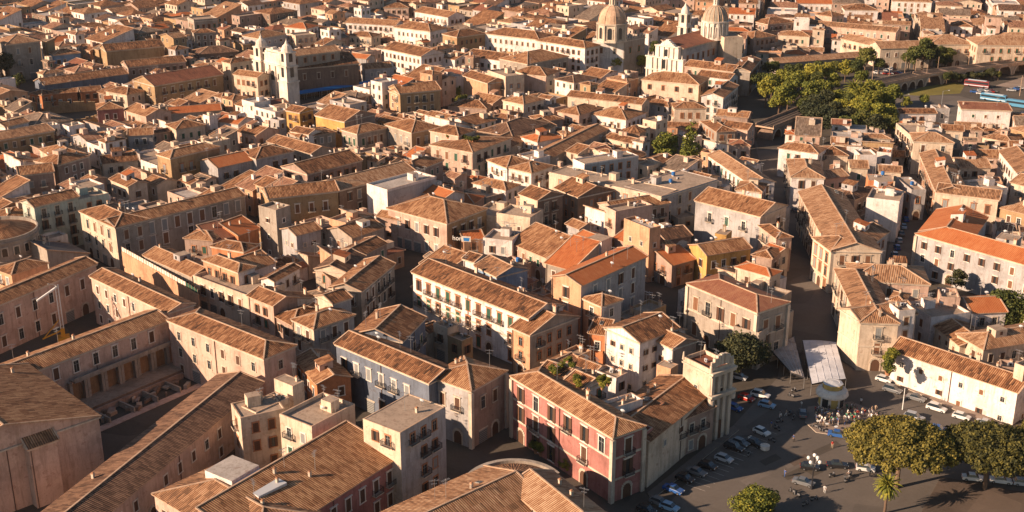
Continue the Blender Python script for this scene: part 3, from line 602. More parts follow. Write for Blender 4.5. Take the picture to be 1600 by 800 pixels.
# right of the street
B(1217, 231, 1278, 240, 9, 11, 'h', 'w', '1', 'white house with a hipped patchy roof below the palm park', wf=dict(nf=3, sp=3.6, s='n'))
B(1279, 241, 1325, 243, 11, 9, 'h', 'c', '1', 'cream house with a tall crossed roof right below the palm park', wf=dict(nf=1, sp=5, s='s'))
B(1237, 276, 1288, 278, (1225, 249), 12, 'h', 'wg', '4', 'white house with an octagonal tan roof and a white ledge on the street corner', cor=1, wf=dict(nf=3, sp=4, s='t'))
lo = B(1249, 300, 1298, 391, 14, 13, 'a', 'c', '4', 'tall cream street block with a tan roof, patterned terrace and long flaking side', 'apartment_building', 'apartment building', wf=dict(nf=3, sp=3.6, s='t', bal=.6))
B(1299, 392, 1353, 388, 12, 12.9, 'h', 'c', '4', parent=lo, wf=dict(nf=3, sp=3.6, s='t', sty=['sh_wood', 'glass', 'sh_grey']))
B(1353, 387, 1388, 362, 10, 12.5, 'a', 'g', '4', parent=lo)
B(1292, 302, 1335, 312, 14, 10, 'h', 'm', '3'); B(1354, 312, 1405, 318, 12, 13, 'f', 'w', label='stark white block with a stepped terrace left of the shaded side street', clut=3, wf=dict(nf=1, sp=5, s='s'))
B(1357, 282, 1396, 284, 8, 12, 'f', 'o', label='salmon blank-walled block above the small red-roofed house', wf=dict(nf=0), par=.1)
B(1372, 303, 1412, 300, 8, 10.5, 'h', 'c', '2', 'house with a small vivid red hipped roof left of the shaded side street')
B(1344, 245, 1370, 245, 8, 11, 'f', 'w'); B(1330, 262, 1356, 263, 9, 10, 'a', 'c', '4'); B(1370, 240, 1392, 242, 8, 9, 'f', 'w', deck='T2')
B(1290, 280, 1325, 275, 9, 9, 'a', 'c', '4'); B(1399, 280, 1424, 300, 5, 10, 'f', 'g')
ri = B(1464, 300, 1560, 312, 10, 12, 'a', 'c', '4', 'cream palazzo with columned front and roof clutter above the vivid orange roof', 'palazzo', 'palazzo', wf=dict(nf=2, sp=4.4, s='t', bal=.5), band=[6], clut=5)
B(1438, 240, 1463, 298, 10, 12, 'a', 'c', '4', parent=ri)
B(1428, 220, 1490, 223, 12, 13, 'h', 'c', '4', 'cream house with a long loggia balcony under a shallow roof, right', wf=dict(nf=3, sp=3.6, s='t', bal=1))
B(1400, 195, 1428, 219, 9, 11, 'f', 'c'); B(1406, 177, 1463, 177, 7, 8, 'a', 'w', '1'); B(1462, 172, 1484, 172, 7, 9, 'f', 'g')
B(1503, 170, 1580, 173, 9, 12, 'A', 'w', '5', 'big plain white house with a thin russet roof edge near the buses', sl=.1, wf=dict(nf=3, sp=5, s='s', nobal=1))
B(1473, 203, 1505, 205, 8, 8, 'a', 'c', '1'); B(1445, 203, 1472, 204, 7, 8, 'f', 'w')
B(1562, 236, 1590, 270, 12, 10, 'a', 'w', '4', wf=dict(nf=2, sp=4, s='n')); B(1535, 214, 1580, 222, 12, 6, 'h', 'c', '4'); B(1500, 262, 1548, 262, 12, 7, 'a', 'c', '4')
B(1521, 245, 1562, 247, 10, 6, 'a', 'p', '1'); B(1579, 200, 1625, 215, 10, 8, 'h', 'b', '4'); B(1563, 325, 1625, 340, 14, 9, 'h', 'b', '4'); B(1505, 285, 1540, 300, 9, 9, 'f', 'w')
B(1580, 285, 1640, 300, 12, 9, 'a', 'c', '4'); B(1600, 250, 1650, 262, 12, 9, 'a', 'c', '4')
# ---------------------------------------------------------------- upper left
B(266, 247, 342, 229, (236, 243), 14.5, 'h', 'bc', '1', 'square stone palazzo with four white-shuttered doors and a long balcony', 'palazzo', 'palazzo', wf=dict(nf=2, sp=4, s='t', bal=1, sty=['sh_grey']), cor=1)
B(62, 233, 88, 250, 12, 12, 'h', 'c', '1'); B(90, 258, 138, 244, 12, 12, 'h', 'm', '1', clut=3)
B(-30, 224, 84, 204, 14, 12, 'a', 'b', '4', 'long ruinous ochre warehouse with bricked openings at the left edge', sl=.2); B(8, 198, 44, 190, 7, 14, 'a', 'w', '1')
B(66, 148, 120, 144, 7, 7, 'a', 'o', '1', 'low salmon-orange house with three white windows above the ruins', wf=dict(nf=1, sp=4, s='n', sur='white', nobal=1))
B(46, 146, 65, 149, 8, 7.5, 'h', 'o', '1'); B(126, 144, 158, 141, 8, 7, 'a', 'o', '1')
B(84, 86, 125, 82, 10, 12, 'h', 'uc', '1', 'blue-walled house with a hipped roof below the round brick tower', wf=dict(nf=2, sp=3, s='n'))
B(9, 70, 62, 64, 18, 19, 'h', 'sc', '4', 'massive dark stone palace with a shallow roof at the upper left edge', 'palazzo', 'palazzo', wf=dict(nf=3, sp=6, s='t'))
B(69, 133, 200, 115, 12, 11, 'a', 'k', '1', 'long slate-dark villa with white arched windows above the ruins', wf=dict(nf=1, sp=5, s='t', sur='white'))
B(166, 80, 256, 72, 14, 14, 'a', 'b', '1', 'long church nave with few square windows below the antenna mast', 'church', 'church', wf=dict(nf=1, sp=8, s='n', nobal=1))
B(241, 134, 348, 116, 18, 14.5, 'a', 'b', '5', 'large ochre palace with rows of balconies left of the twin-towered church', 'palazzo', 'palazzo', wf=dict(nf=3, sp=4.4, s='t', bal=.8), cor=1)
B(208, 127, 232, 130, 16, 13, 'h', 'm', '1'); B(200, 105, 290, 96, 12, 12, 'a', 'm', '1')
B(303, 33, 340, 30, (270, 30), 18, 'f', 'sc', '1', 'cream crenellated observatory-like palace with arched top windows, upper left', 'palazzo', 'palazzo', wf=dict(nf=3, sp=3.2, s='n', nobal=1), cor=1)
B(303, 52, 336, 50, 8, 15, 'h', 's', '1'); B(310, 85, 372, 80, 14, 9, 'h', 'd', '3')
B(365, 116, 402, 121, 8, 15, 'a', 'c', '1', 'pale many-windowed convent wing directly left of the twin-towered church', 'palazzo', 'palazzo', wf=dict(nf=3, sp=3, s='n')); B(347, 96, 360, 99, 12, 18, 'h', 'c', '1')
B(404, 60, 446, 53, 14, 13, 'h', 'gy', '1', 'grey block with a green-stained wall behind the twin bell towers', wf=dict(nf=3, sp=4, s='s', nobal=1))
B(462, 58, 494, 55, 10, 12, 'f', 'c'); B(445, 42, 478, 45, 12, 14, 'h', 'w', '2')
B(625, 146, 688, 140, 14, 15, 'a', 'b', '1', 'brown brick palace with rows of narrow windows left of the palm garden', 'palazzo', 'palazzo', wf=dict(nf=3, sp=3.6, s='t')); B(608, 142, 625, 148, 12, 14, 'c', 'a', '1')
B(602, 194, 643, 207, (678, 195), 13, 'h', 'sb', '1', 'square palazzo with hipped roof and pilasters beside the arched loggia', 'palazzo', 'palazzo', wf=dict(nf=2, sp=4, s='t'))
pg = B(673, 226, 738, 238, (792, 215), 13.5, 'h', 'pc', '1', 'pink palazzo with a planted roof garden in the upper centre', 'palazzo', 'palazzo', wf=dict(nf=3, sp=4.2, s='t', bal=.5), cor=1, sl=.14)
B(672, 204, 716, 212, 10, 16.5, 'h', 'p', '1', parent=pg); B(558, 209, 604, 199, 10, 12, 'h', 's', '1', 'grey palazzo with a ground-floor loggia of arches in deep shade', 'palazzo', 'palazzo', wf=dict(nf=2, sp=3, s='t'), loggia=1)
B(493, 180, 538, 190, (585, 178), 14, 'a', 'ym', '1', 'tall ochre house with a bare brown side wall above the loggia palazzo', wf=dict(nf=2, sp=5, s='n'))
B(418, 221, 486, 240, (514, 231), 10, 'a', 's', '1'); B(400, 248, 458, 236, 12, 12, 'h', 'g', '1', wf=dict(nf=2, sp=4, s='t')); B(447, 172, 468, 176, 8, 12, 'a', 'y', '1')
B(468, 215, 524, 206, 9, 11, 'h', 's', '1'); B(455, 205, 482, 210, 7, 12, 'a', 'w', '1'); B(340, 262, 395, 250, 12, 11, 'a', 'g', '2', wf=dict(nf=2, sp=4, s='n'))
B(342, 190, 372, 194, 10, 9, 'a', 'w', '2'); B(370, 205, 400, 212, 12, 9, 'a', 'p', '1'); B(318, 222, 332, 226, 8, 12, 'f', 'c', clut=4)
B(264, 178, 345, 172, 10, 8, 'a', 's', '2', wf=dict(nf=1, sp=6, s='n')); B(195, 172, 228, 182, 12, 9, 'a', 'p', '1'); B(275, 202, 320, 195, 10, 10, 'h', 'c', '1')
B(152, 172, 193, 169, 12, 10, 'h', 'r', '1', 'dark red house with a round-headed white window beside the left ruins'); B(165, 142, 198, 148, 10, 11, 'h', 'c', '1'); B(200, 212, 238, 210, 9, 11, 'a', 'g', '1', wf=dict(nf=3, sp=3, bal=1))
B(225, 283, 245, 290, 8, 8, 'a', 'c', '1'); B(172, 280, 200, 292, (228, 285), 10, 'a', 'c', '1', 'small white-trimmed roof house above the dark grey-green palazzo')
B(30, 274, 83, 268, 10, 12, 'a', 'm', '1', wf=dict(nf=2, sp=4)); B(160, 256, 215, 250, 10, 8, 'a', 'c', '1')
# upper centre
B(838, 63, 914, 75, 12, 17, 'h', 'w', '1', 'long white town palace with a set-back top floor left of the great dome', 'palazzo', 'palazzo', wf=dict(nf=4, sp=3.6, s='n'))
B(914, 80, 931, 77, 10, 14, 'f', 's'); B(824, 100, 888, 88, 20, 13, 'h', 'sc', '1', 'town hall palace with a dark pilastered side facing the cathedral square', 'palazzo', 'palazzo', wf=dict(nf=2, sp=4, s='t'))
B(758, 52, 842, 62, 16, 15, 'h', 'w', '1', wf=dict(nf=3, sp=3.6, s='n', nobal=1)); B(714, 58, 758, 52, (684, 54), 15, 'h', 'bw', '1', 'tan town palace with ochre side windows in the upper centre', 'palazzo', 'palazzo', wf=dict(nf=3, sp=3.2, s='n'))
B(616, 42, 672, 49, (696, 43), 15, 'h', 'w', '1', wf=dict(nf=3, sp=3.2, s='n', nobal=1)); B(600, 76, 658, 88, (694, 82), 13, 'a', 'w', '1', wf=dict(nf=3, sp=3.2, s='n', nobal=1))
B(728, 87, 800, 97, 14, 11, 'a', 'w', '1', wf=dict(nf=2, sp=4, s='n', nobal=1)); B(724, 118, 762, 130, 10, 13, 'a', 'a', '1', wf=dict(nf=0)); B(762, 112, 790, 122, 10, 15, 'f', 'c', wf=dict(nf=2, sp=4))
B(648, 18, 700, 27, 14, 10, 'a', 'w', '1'); B(600, 12, 638, 12, 12, 12, 'h', 'p', '1'); B(800, 113, 853, 119, 14, 14, 'h', 'p', '1', wf=dict(nf=1, sp=8, s='s')); B(853, 122, 868, 120, 9, 13, 'f', 'c')
B(540, 35, 618, 40, 12, 11, 'a', 'w', '1'); B(545, 55, 580, 58, 10, 11, 'h', 'c', '1'); B(735, 155, 770, 162, 12, 8, 'a', 'm', '1'); B(700, 165, 760, 170, 12, 7, 'h', 'm', '1')
B(570, 108, 612, 105, 10, 9, 'a', 'g', '1'); B(532, 88, 572, 92, 8, 10, 'a', 'g', '2')
# cathedral quarter and upper right
B(1003, 124, 1092, 132, 16, 14, 'h', 'cb', '1', 'broad cream convent with three square windows in front of the cathedral', 'convent', 'convent', wf=dict(nf=1, sp=6.5, s='n', nobal=1, top=3))
B(1096, 150, 1130, 153, (1144, 133), 11, 'c', 'w', '1', 'lilac-white house with a tent-shaped roof below the cathedral'); B(1070, 103, 1145, 112, 12, 12, 'a', 'p', '1'); B(1172, 112, 1188, 93, 9, 12, 'a', 's', '1')
B(1090, 118, 1140, 124, 10, 11, 'a', 'w', '1'); B(1147, 118, 1184, 112, 6, 8, 'f', 'u')
B(1376, 76, 1454, 74, 14, 11, 'a', 'c', '4', wf=dict(nf=2, sp=5, s='n', nobal=1)); B(1454, 69, 1522, 69, 20, 12, 'h', 'c', '4', 'long low seafront palace with dark pilasters behind the viaduct', 'palazzo', 'palazzo', wf=dict(nf=2, sp=4, s='n'))
B(1528, 70, 1640, 71, 20, 14, 'h', 'c', '4', 'tall pilastered seafront palace at the right edge behind the viaduct', 'palazzo', 'palazzo', wf=dict(nf=3, sp=4.2, s='n')); B(1314, 60, 1376, 74, 12, 10, 'a', 'c', '4', wf=dict(nf=2, sp=4, s='n'))
B(1214, 99, 1348, 89, 10, 8, 'a', 's', '4', 'long low market shed with a tan roof behind the park trees', 'shed', 'shed', wf=dict(nf=1, sp=5, s='n', nobal=1)); B(1226, 84, 1262, 86, 9, 8, 'h', 'c', '2')
B(1216, 54, 1265, 57, 10, 10, 'h', 'c', '1'); B(1264, 38, 1400, 50, 10, 10, 'a', 'p', '4', wf=dict(nf=2, sp=4, s='n', nobal=1)); B(1395, 1, 1456, 3, 20, 14, 'h', 'w', '1', 'very large white palace with four rows of windows at the top right', 'palazzo', 'palazzo', wf=dict(nf=4, sp=4, s='n', nobal=1))
B(1320, 15, 1372, 16, 15, 12, 'h', 'w', '1'); B(1274, 22, 1300, 26, 12, 10, 'h', 'p', '1'); B(1245, 5, 1300, 6, 14, 10, 'a', 'w', '2')
B(1178, 60, 1212, 56, 14, 12, 'h', 'm', '1'); B(1200, 38, 1240, 34, 14, 12, 'h', 'm', '1'); B(1485, 40, 1520, 42, 14, 10, 'h', 'w', '1'); B(1560, 60, 1620, 62, 14, 9, 'h', 'c', '4')
rq = random.Random(3)
for k in range(9):
    x, y = rq.uniform(1150, 1300), rq.uniform(650, 780); w_ = rq.uniform(14, 46); flat('road_patch', PX((x, y), (x+w_, y-w_*.45), (x+w_+10, y-w_*.45+7), (x+10, y+7)), 0.009+.001*k, rq.choice(('ballast', 'paving', 'ground')))
for k in range(16): p_ = P(1072+k*7.6, 757-k*5.9); q_ = P(1092+k*7.6, 764-k*5.9); d_ = (q_-p_).normalized()*2.2; n_ = Vector((-d_.y, d_.x, 0)).normalized()*.07; flat('parking_line', [p_-n_, p_+d_*2-n_, p_+d_*2+n_, p_+n_], 0.022, 'deckg')
# ---------------------------------------------------------------- churches, domes, towers
def rec_extra(pos_, r, h):           # occupancy for round things
    BLD_EXTRA.append((pos_, r))
BLD_EXTRA = []
def part(mb, name, root, loc=(0, 0, 0), rz=0, smooth=False):
    o = mb.build(name, root, smooth); o.location = loc; o.rotation_euler = (0, 0, rz); return o
def tower(root, x, y, w, h, k='cream'):
    b = MB(); z = 0; tiers = [(1.0, 0.42), (0.92, 0.22), (0.80, 0.20)]
    for s_, f in tiers:
        ww = w*s_; hh = h*f; b.box((x, y, z+hh/2), (ww, ww, hh), k); b.box((x, y, z+hh-0.3), (ww+0.9, ww+0.9, 0.5), k)
        for sx in (-1, 1):
            for sy in (-1, 1): b.box((x+sx*ww*0.46, y+sy*ww*0.46, z+hh/2), (0.6, 0.6, hh), k)
        z += hh
    b.lathe((x, y, z), [(w*0.40, 0), (w*0.38, h*0.04), (w*0.28, h*0.085), (w*0.12, h*0.115), (w*0.10, h*0.13), (0.15, h*0.16), (0.05, h*0.19)], k, 12)
    part(b, 'bell_tower', root)
    z = h*0.46
    for s_, hh in ((0.92, h*0.16), (0.80, h*0.13)):
        for a in (-90, 0, 180):
            b = MB(); b.arch(w*0.30, hh, 0, 'glass', thick=0.05); d = w*s_/2+0.06; r = R(a)
            part(b, 'belfry_opening', root, (x+math.cos(r)*d, y+math.sin(r)*d, z+0.6), r+R(90))
        z += h*0.22
# twin towered church
o_ = P(402, 160, 0); q_ = P(450, 173, 0); a_ = math.atan2(q_.y-o_.y, q_.x-o_.x)
fr = empty('church', o_, a_, 'white church front with two domed bell towers and a dark tiled nave, upper left centre', 'church')
Lf = (q_-o_).length; tower(fr, 2.2, 3, 6.6, 32); tower(fr, Lf-2.2, 3, 6.6, 32)
b = MB(); b.box((Lf/2, 3.2, 10), (Lf-8, 3.2, 20), 'cream'); b.box((Lf/2, 3.2, 22), (Lf-12, 3.0, 4.5), 'cream'); b.box((Lf/2, 3.0, 24.3), (Lf-11, 3.4, .5), 'cream'); b.box((Lf/2, 1.5, 10), (Lf-9, 0.5, 0.7), 'cream'); b.box((Lf/2, 1.5, 19.8), (Lf-9, 0.8, 0.8), 'cream')
b.prism([(4.6, 1.6), (Lf-4.6, 1.6), (Lf-4.6, 4.6), (4.6, 4.6)], 20, 21, 'cream')
for i, (zz, ww) in enumerate(((24.3, Lf-13), (25.3, Lf-15), (26.3, 1.6))): b.box((Lf/2, 3, zz+0.6), (max(ww, 1.2), 2.4, 1.5), 'cream')
for i in range(4): b.tube((5.4+i*(Lf-10.8)/3, 1.3, 0), (5.4+i*(Lf-10.8)/3, 1.3, 19.5), 0.45, 0.4, 'cream', 8)
for i in range(3):
    for zz in (4, 13.4):
        if i != 1: b.box((5.4+(i+.5)*(Lf-10.8)/3, 1.5, zz+1.6), (1.9, .4, 4.2), 'cream')
for i in range(6): b.box((Lf/2+(i-2.5)*1.9, 2.8, 24.9), (.35, .35, 1.3), 'cream')
part(b, 'facade', fr)
for i in (0, 2):
    for zz in (3.6, 13.2): b2_ = MB(); b2_.arch(1.1, 2.9, 1.25, 'glass', x0=5.4+(i+.5)*(Lf-10.8)/3, z0=zz, thick=.05); part(b2_, 'window', fr)
b = MB(); b.arch(2.6, 5.5, 1.2, 'sh_brown', x0=Lf/2, thick=0.1); part(b, 'portal', fr)
b = MB(); b.arch(2.2, 4.5, 1.2, 'glass', x0=Lf/2, z0=12.5, thick=0.1); part(b, 'window', fr)
B(455, 108, 560, 99, 15, 14, 'A', 'd', '1', parent=fr, wf=dict(nf=2, sp=7, s='t', nobal=1), sl=.2, cor=1)
B(450, 89, 531, 79, 11, 20, 'a', 's', '4', parent=fr, wf=dict(nf=1, sp=5, s='n', nobal=1, top=2.5), cor=1)
# great dome church (octagonal drum) and cathedral dome
def dome(root, c, r, zb, hd, hdome, k, kd, ribs=8, lant=1.0):
    b = MB(); n = 8 if ribs == 8 else 16
    b.lathe((c[0], c[1], zb), [(r*1.08, 0), (r*1.08, 1.0), (r, 1.0), (r, hd-1.0), (r*1.08, hd-0.8), (r*1.12, hd), (r*0.98, hd+0.1)], k, n, R(22.5), R(382.5))
    for i in range(n):
        t = R(22.5)+2*math.pi*i/n; b.box((c[0]+r*math.cos(t), c[1]+r*math.sin(t), zb+hd/2), (1.0, 1.0, hd), k, rot=t)
    part(b, 'drum', root)
    b = MB(); pr = [(r*0.98*math.cos(t), hdome*math.sin(t)) for t in [math.pi/2*i/7 for i in range(8)]]; pr[-1] = (0.8, hdome)
    b.lathe((c[0], c[1], zb+hd), pr, kd, 24)
    for i in range(ribs):
        t = R(22.5)+2*math.pi*i/ribs
        for u, v in zip(pr, pr[1:]): b.bar((c[0]+(u[0]+.05)*math.cos(t), c[1]+(u[0]+.05)*math.sin(t), zb+hd+u[1]), (c[0]+(v[0]+.05)*math.cos(t), c[1]+(v[0]+.05)*math.sin(t), zb+hd+v[1]), 0.34, 0.2, 'mortar')
    part(b, 'dome', root, smooth=False)
    b = MB(); zt = zb+hd+hdome; b.lathe((c[0], c[1], zt-0.3), [(1.9*lant, 0), (1.9*lant, .4), (1.3*lant, .5), (1.2*lant, 3.6*lant), (1.6*lant, 3.8*lant), (1.2*lant, 4.8*lant), (.3, 5.8*lant), (.1, 7.4*lant)], k, 10)
    for i in range(8):
        t = 2*math.pi*i/8; b.box((c[0]+1.5*lant*math.cos(t), c[1]+1.5*lant*math.sin(t), zt+1.8*lant), (.35, .35, 3.4*lant), k, rot=t)
    part(b, 'lantern', root)
    for i in range(8):
        t = 2*math.pi*i/8 - (0 if ribs == 8 else R(22.5)); d = r*(0.93 if ribs == 8 else 1.02)
        b = MB(); b.arch(r*0.28, hd*0.62, 0, 'glass', thick=0.05)
        for s_ in (-1, 1): b.box((s_*r*0.19, -0.05, hd*0.28), (0.35, 0.25, hd*0.56), k)
        part(b, 'drum_window', root, (c[0]+math.cos(t)*d, c[1]+math.sin(t)*d, zb+1.6), t+R(90))
dc = P(957, 50, 24)
bd = B(926, 62, 975, 64, 20, 19, 'f', 'wc', '1', 'domed abbey church with a tall lantern and a ribbed cream dome in the upper centre', 'domed_church', 'church', par=.9, cor=1, wf=dict(nf=2, sp=7, s='t', nobal=1))
B(976, 64, 1008, 58, 20, 19, 'f', 's', parent=bd, par=.9, cor=1, wf=dict(nf=2, sp=7, s='t', nobal=1))
im = bd.matrix_basis.inverted(); lc = im @ Vector((dc.x, dc.y+3, 0))
dome(bd, (lc.x, lc.y), 7.6, 19, 9.5, 9, 'stone', 'mortar', 8, 1.15)
b = MB(); rr0 = BLD[-1]
for i in range(9):
    p0 = im @ (rr0['M'] @ Vector((rr0['L']*i/8, 0.2, 0))); b.tube((p0.x, p0.y, 19.8), (p0.x, p0.y, 21.8), 0.35, 0.12, 'stone', 6)
    p0 = im @ (rr0['M'] @ Vector((0.2, rr0['D']*i/8, 0))); b.tube((p0.x, p0.y, 19.8), (p0.x, p0.y, 21.8), 0.35, 0.12, 'stone', 6)
part(b, 'statue_row', bd)
o_ = P(1012, 118, 0); q_ = P(1076, 100, 0)
ca = B(1068, 76, 1130, 60, 13, 19, 'A', 'g', '5', 'cathedral with a white columned front, long dark nave and a ribbed lead dome', 'cathedral', 'cathedral', wf=dict(nf=2, sp=5, s='t', nobal=1), sl=.2)
B(1132, 60, 1161, 59, 14, 21, 'f', 'c', parent=ca, par=.5, wf=dict(nf=0))
im = ca.matrix_basis.inverted()
dc = P(1120, 42, 26); lc = im @ Vector((dc.x, dc.y+6, 0)); dome(ca, (lc.x, lc.y), 6.6, 19, 9.5, 8, 'white', 'leadg', 16, .9)
a_ = R(4)
na_, nq_ = P(1068, 76, 19), P(1130, 60, 19); ne_ = (nq_-na_).normalized(); nn_ = Vector((-ne_.y, ne_.x, 0)); na_.z = 0; Lf = 22.0
fl = na_-ne_*3.6+nn_*20.0; a_ = math.atan2(-nn_.y, -nn_.x)
b = MB(); b.box((Lf/2, 2, 8), (Lf, 3, 16), 'white'); b.box((Lf/2+1, 2, 19), (Lf*0.62, 2.6, 8), 'white')
for i in range(5): b.box((Lf/2+1, 2, 23+i*0.8), (Lf*(0.42-0.085*i), 2.2, 0.9), 'white')
for zz in (8.5, 15.8): b.box((Lf/2, 0.4, zz), (Lf+0.8, 0.8, 0.7), 'white')
b.box((Lf/2+1, 0.5, 22.8), (Lf*0.64, 0.9, 0.6), 'white')
for i in range(8): b.tube((1+i*(Lf-2)/7, 0.1, 0), (1+i*(Lf-2)/7, 0.1, 8.3), 0.45, 0.38, 'white', 8)
for i in (1, 2, 3, 4, 5, 6): b.tube((1+i*(Lf-2)/7, 0.1, 8.8), (1+i*(Lf-2)/7, 0.1, 15.5), 0.4, 0.34, 'white', 8)
for i in (2, 3, 4, 5): b.tube((1.8+i*(Lf-2)/7, 0.4, 16.2), (1.8+i*(Lf-2)/7, 0.4, 22.5), 0.36, 0.3, 'white', 8)
for i in range(8): b.tube((1+i*(Lf-2)/7, 1, 16), (1+i*(Lf-2)/7, 1, 18.6 if i in (0, 1, 6, 7) else 17), 0.35, 0.1, 'white', 6)
fo = b.build('facade', ca); fo.matrix_basis = im @ Matrix.Translation(fl) @ Matrix.Rotation(a_, 4, 'Z') @ Matrix.Diagonal((1, 1, .86, 1))
for (x0, z0, w_, h_) in ((Lf/2+0.3, 9.6, 3.0, 5.5), (Lf/2+0.3, 0, 3, 6.5), (Lf/2+1, 17, 2.2, 4.2), (Lf*.22, 0, 1.8, 4.5), (Lf*.8, 0, 1.8, 4.5)):
    b = MB(); b.arch(w_, h_, 0.42, 'sh_brown' if z0 == 0 else 'glass', x0=x0, z0=z0, thick=0.1); w_o = b.build('portal' if z0 == 0 else 'window', ca); w_o.matrix_basis = fo.matrix_basis.copy()
tp = im @ P(1069, 60, 15); tower(ca, tp.x, tp.y, 6.0, 34)
BLD_EXTRA += [(fl.lerp(na_, .5), 15), (P(425, 160, 0), 14), (P(1069, 60, 15), 6)]
# octagonal chapel and round apse
c_ = P(991, 205, 10); r0 = empty('chapel', (c_.x, c_.y, 0), 0, 'octagonal peach chapel with a low conical roof next to the dark round apse', 'chapel')
b = MB(); b.lathe((0, 0, 0), [(4.6, 0), (4.6, 10), (4.9, 10.1), (4.9, 10.5)], 'Wa', 8, R(22.5), R(382.5)); part(b, 'wall', r0)
b = MB()
for i in range(8):
    t0, t1 = R(22.5+45*i), R(67.5+45*i); b.tface([(5.1*math.cos(t0), 5.1*math.sin(t0), 10.5), (5.1*math.cos(t1), 5.1*math.sin(t1), 10.5), (0, 0, 12.4)], 'T1')
part(b, 'roof', r0)
for i in range(8):
    t = R(45*i); b = MB(); b.arch(1.3, 3, 0, 'glass', thick=.04); b.box((0, -.08, -.1), (1.8, .2, .2), 'stone'); part(b, 'window', r0, (4.3*math.cos(t), 4.3*math.sin(t), 5.5), t+R(90))
def round_house(px, py, h, r, label, wk, tk, nm='round_building', cat='building', nwin=10, par=True, floors=2, ch=0.0):
    c_ = P(px, py, h); r0 = empty(nm, (c_.x, c_.y, 0), 0, label, cat); BLD_EXTRA.append((c_, r+0.5))
    b = MB(); b.lathe((0, 0, 0), [(r, 0), (r, h*.5), (r+.3, h*.5+.1), (r+.3, h*.5+.5), (r, h*.5+.6), (r, h-.6), (r+.5, h-.4), (r+.5, h), (r+.2, h)]+([(r+.2, h+1), (r-.2, h+1), (r-.2, h-.2)] if par else []), wk, 28, ks=None); part(b, 'wall', r0)
    b = MB(); n = 24
    for i in range(n):
        t0, t1 = 2*math.pi*i/n, 2*math.pi*(i+1)/n; b.tface([(r*math.cos(t0), r*math.sin(t0), h-.1), (r*math.cos(t1), r*math.sin(t1), h-.1), (0, 0, h+r*(.3 if not ch else ch))], tk)
    part(b, 'roof', r0)
    for i in range(nwin):
        t = 2*math.pi*(i+.5)/nwin
        for f in range(floors):
            zz = h*(f+.32)/floors
            if PIX((c_.x+r*math.cos(t), c_.y+r*math.sin(t), zz))[1] < -20 or math.sin(t) > .35: continue
            b = MB(); b.arch(1.5, 2.4, 0, 'glass', thick=.05)
            for s_ in (-1, 1): b.box((s_*.9, -.06, 1.2), (.3, .2, 2.4), 'stone')
            b.box((0, -.06, 2.6), (2.1, .2, .3), 'stone'); part(b, 'window', r0, ((r+.06)*math.cos(t), (r+.06)*math.sin(t), zz), t+R(90))
    return r0
round_house(-8, 362, 12.5, 12, 'round stone-trimmed building with a low tile roof and arched windows at the left edge', 'Ws', 'T1', nwin=22)
round_house(981, 240, 9.5, 6.5, 'dark round apse with a conical tile roof left of the courtyard trees', 'Wd', 'T1', nwin=0, par=False)
rt = round_house(155, 60, 12, 5.4, 'round pink brick tower with a crenellated rim and small turret, upper left', 'Wa', 'T1', 'round_tower', 'tower', nwin=0)
b = MB()
for i in range(16):
    t = 2*math.pi*i/16; b.box((5.5*math.cos(t), 5.5*math.sin(t), 13.3), (.9, .6, .9), 'Wa', rot=t+math.pi/2)
b.lathe((0, 0, 12), [(1.6, 0), (1.5, 4), (1.8, 4.2), (.9, 5.4), (.2, 6.8)], 'Wa', 10); part(b, 'turret', rt)
# half-round church at the bottom edge
c_ = P(803, 757, 9.5); ap = empty('church', (c_.x, c_.y, 0), 0, 'half-round apse with a striped tile roof and grey rim at the bottom edge', 'church'); BLD_EXTRA.append((c_, 12))
b = MB(); b.lathe((0, 0, 0), [(9.8, 0), (9.8, 9.6), (8.9, 9.6), (8.9, 8.9)], 'Ws', 30, R(25), R(205)); part(b, 'wall', ap)
b = MB()
for i in range(20):
    t0, t1 = R(25+9*i), R(34+9*i); b.tface([(8.9*math.cos(t0), 8.9*math.sin(t0), 9.0), (8.9*math.cos(t1), 8.9*math.sin(t1), 9.0), (0, 0, 12.0)], 'T4')
part(b, 'roof', ap)
B(0, 0, 0, 0, 0, 9.4, 'a', 's', '4', parent=ap, world=(c_+Vector((-26.8*1.0+6.1, -24.1-6.8, 0)), R(42), 36, 18), sl=.3, wf=dict(nf=0))
B(795, 760, 872, 826, 10, 10.5, 'a', 's', '4', parent=ap, sl=.36, wf=dict(nf=0))
# arcade of the convent court
cw = BLD[0]; b = MB()
for i in range(6):
    b = MB(); b.arch(3.0, 4.6, 0, 'brickarch', thick=.05)
    for s_ in (-1, 1): b.box((s_*1.9, -.5, 2.6), (.7, 1.0, 5.2), 'Ws')
    o = b.build('arcade_arch', cw['root']); o.matrix_basis = Matrix.Translation((cw['L']-3.6-4.6*i, -.06, 2.0))
b = MB(); b.box((cw['L']-14, -1.0, 7.4), (28, 2.0, .35), 'Ws'); b.box((cw['L']-14, -1.9, 7.9), (28, .2, .8), 'Ws'); b.box((cw['L']-14, -3.2, 1.0), (27, 5.6, 2.0), 'Wd', top='deck')
o = b.build('gallery', cw['root']); rg_ = random.Random(6); b = MB()
for k in range(26):
    x, y = rg_.uniform(6, cw['L']-4), -rg_.uniform(7, 12); b.box((x, y, rg_.uniform(.2, .6)), (rg_.uniform(.5, 2.5), rg_.uniform(.4, 1.6), rg_.uniform(.4, 1.3)), rg_.choice(('Ws', 'Wm', 'mortar', 'Wd')), rot=rg_.uniform(0, 1))
for k in range(5): b.box((8+k*6.5, -9.5, .7), (.4, 6, 1.4), 'Ws')
b.box((cw['L']/2, -6.6, .8), (cw['L']-4, .4, 1.6), 'Wm'); b.box((cw['L']/2, -13, .05), (cw['L'], 2.2, .1), 'Wp')
o = b.build('garden_wall', cw['root'])
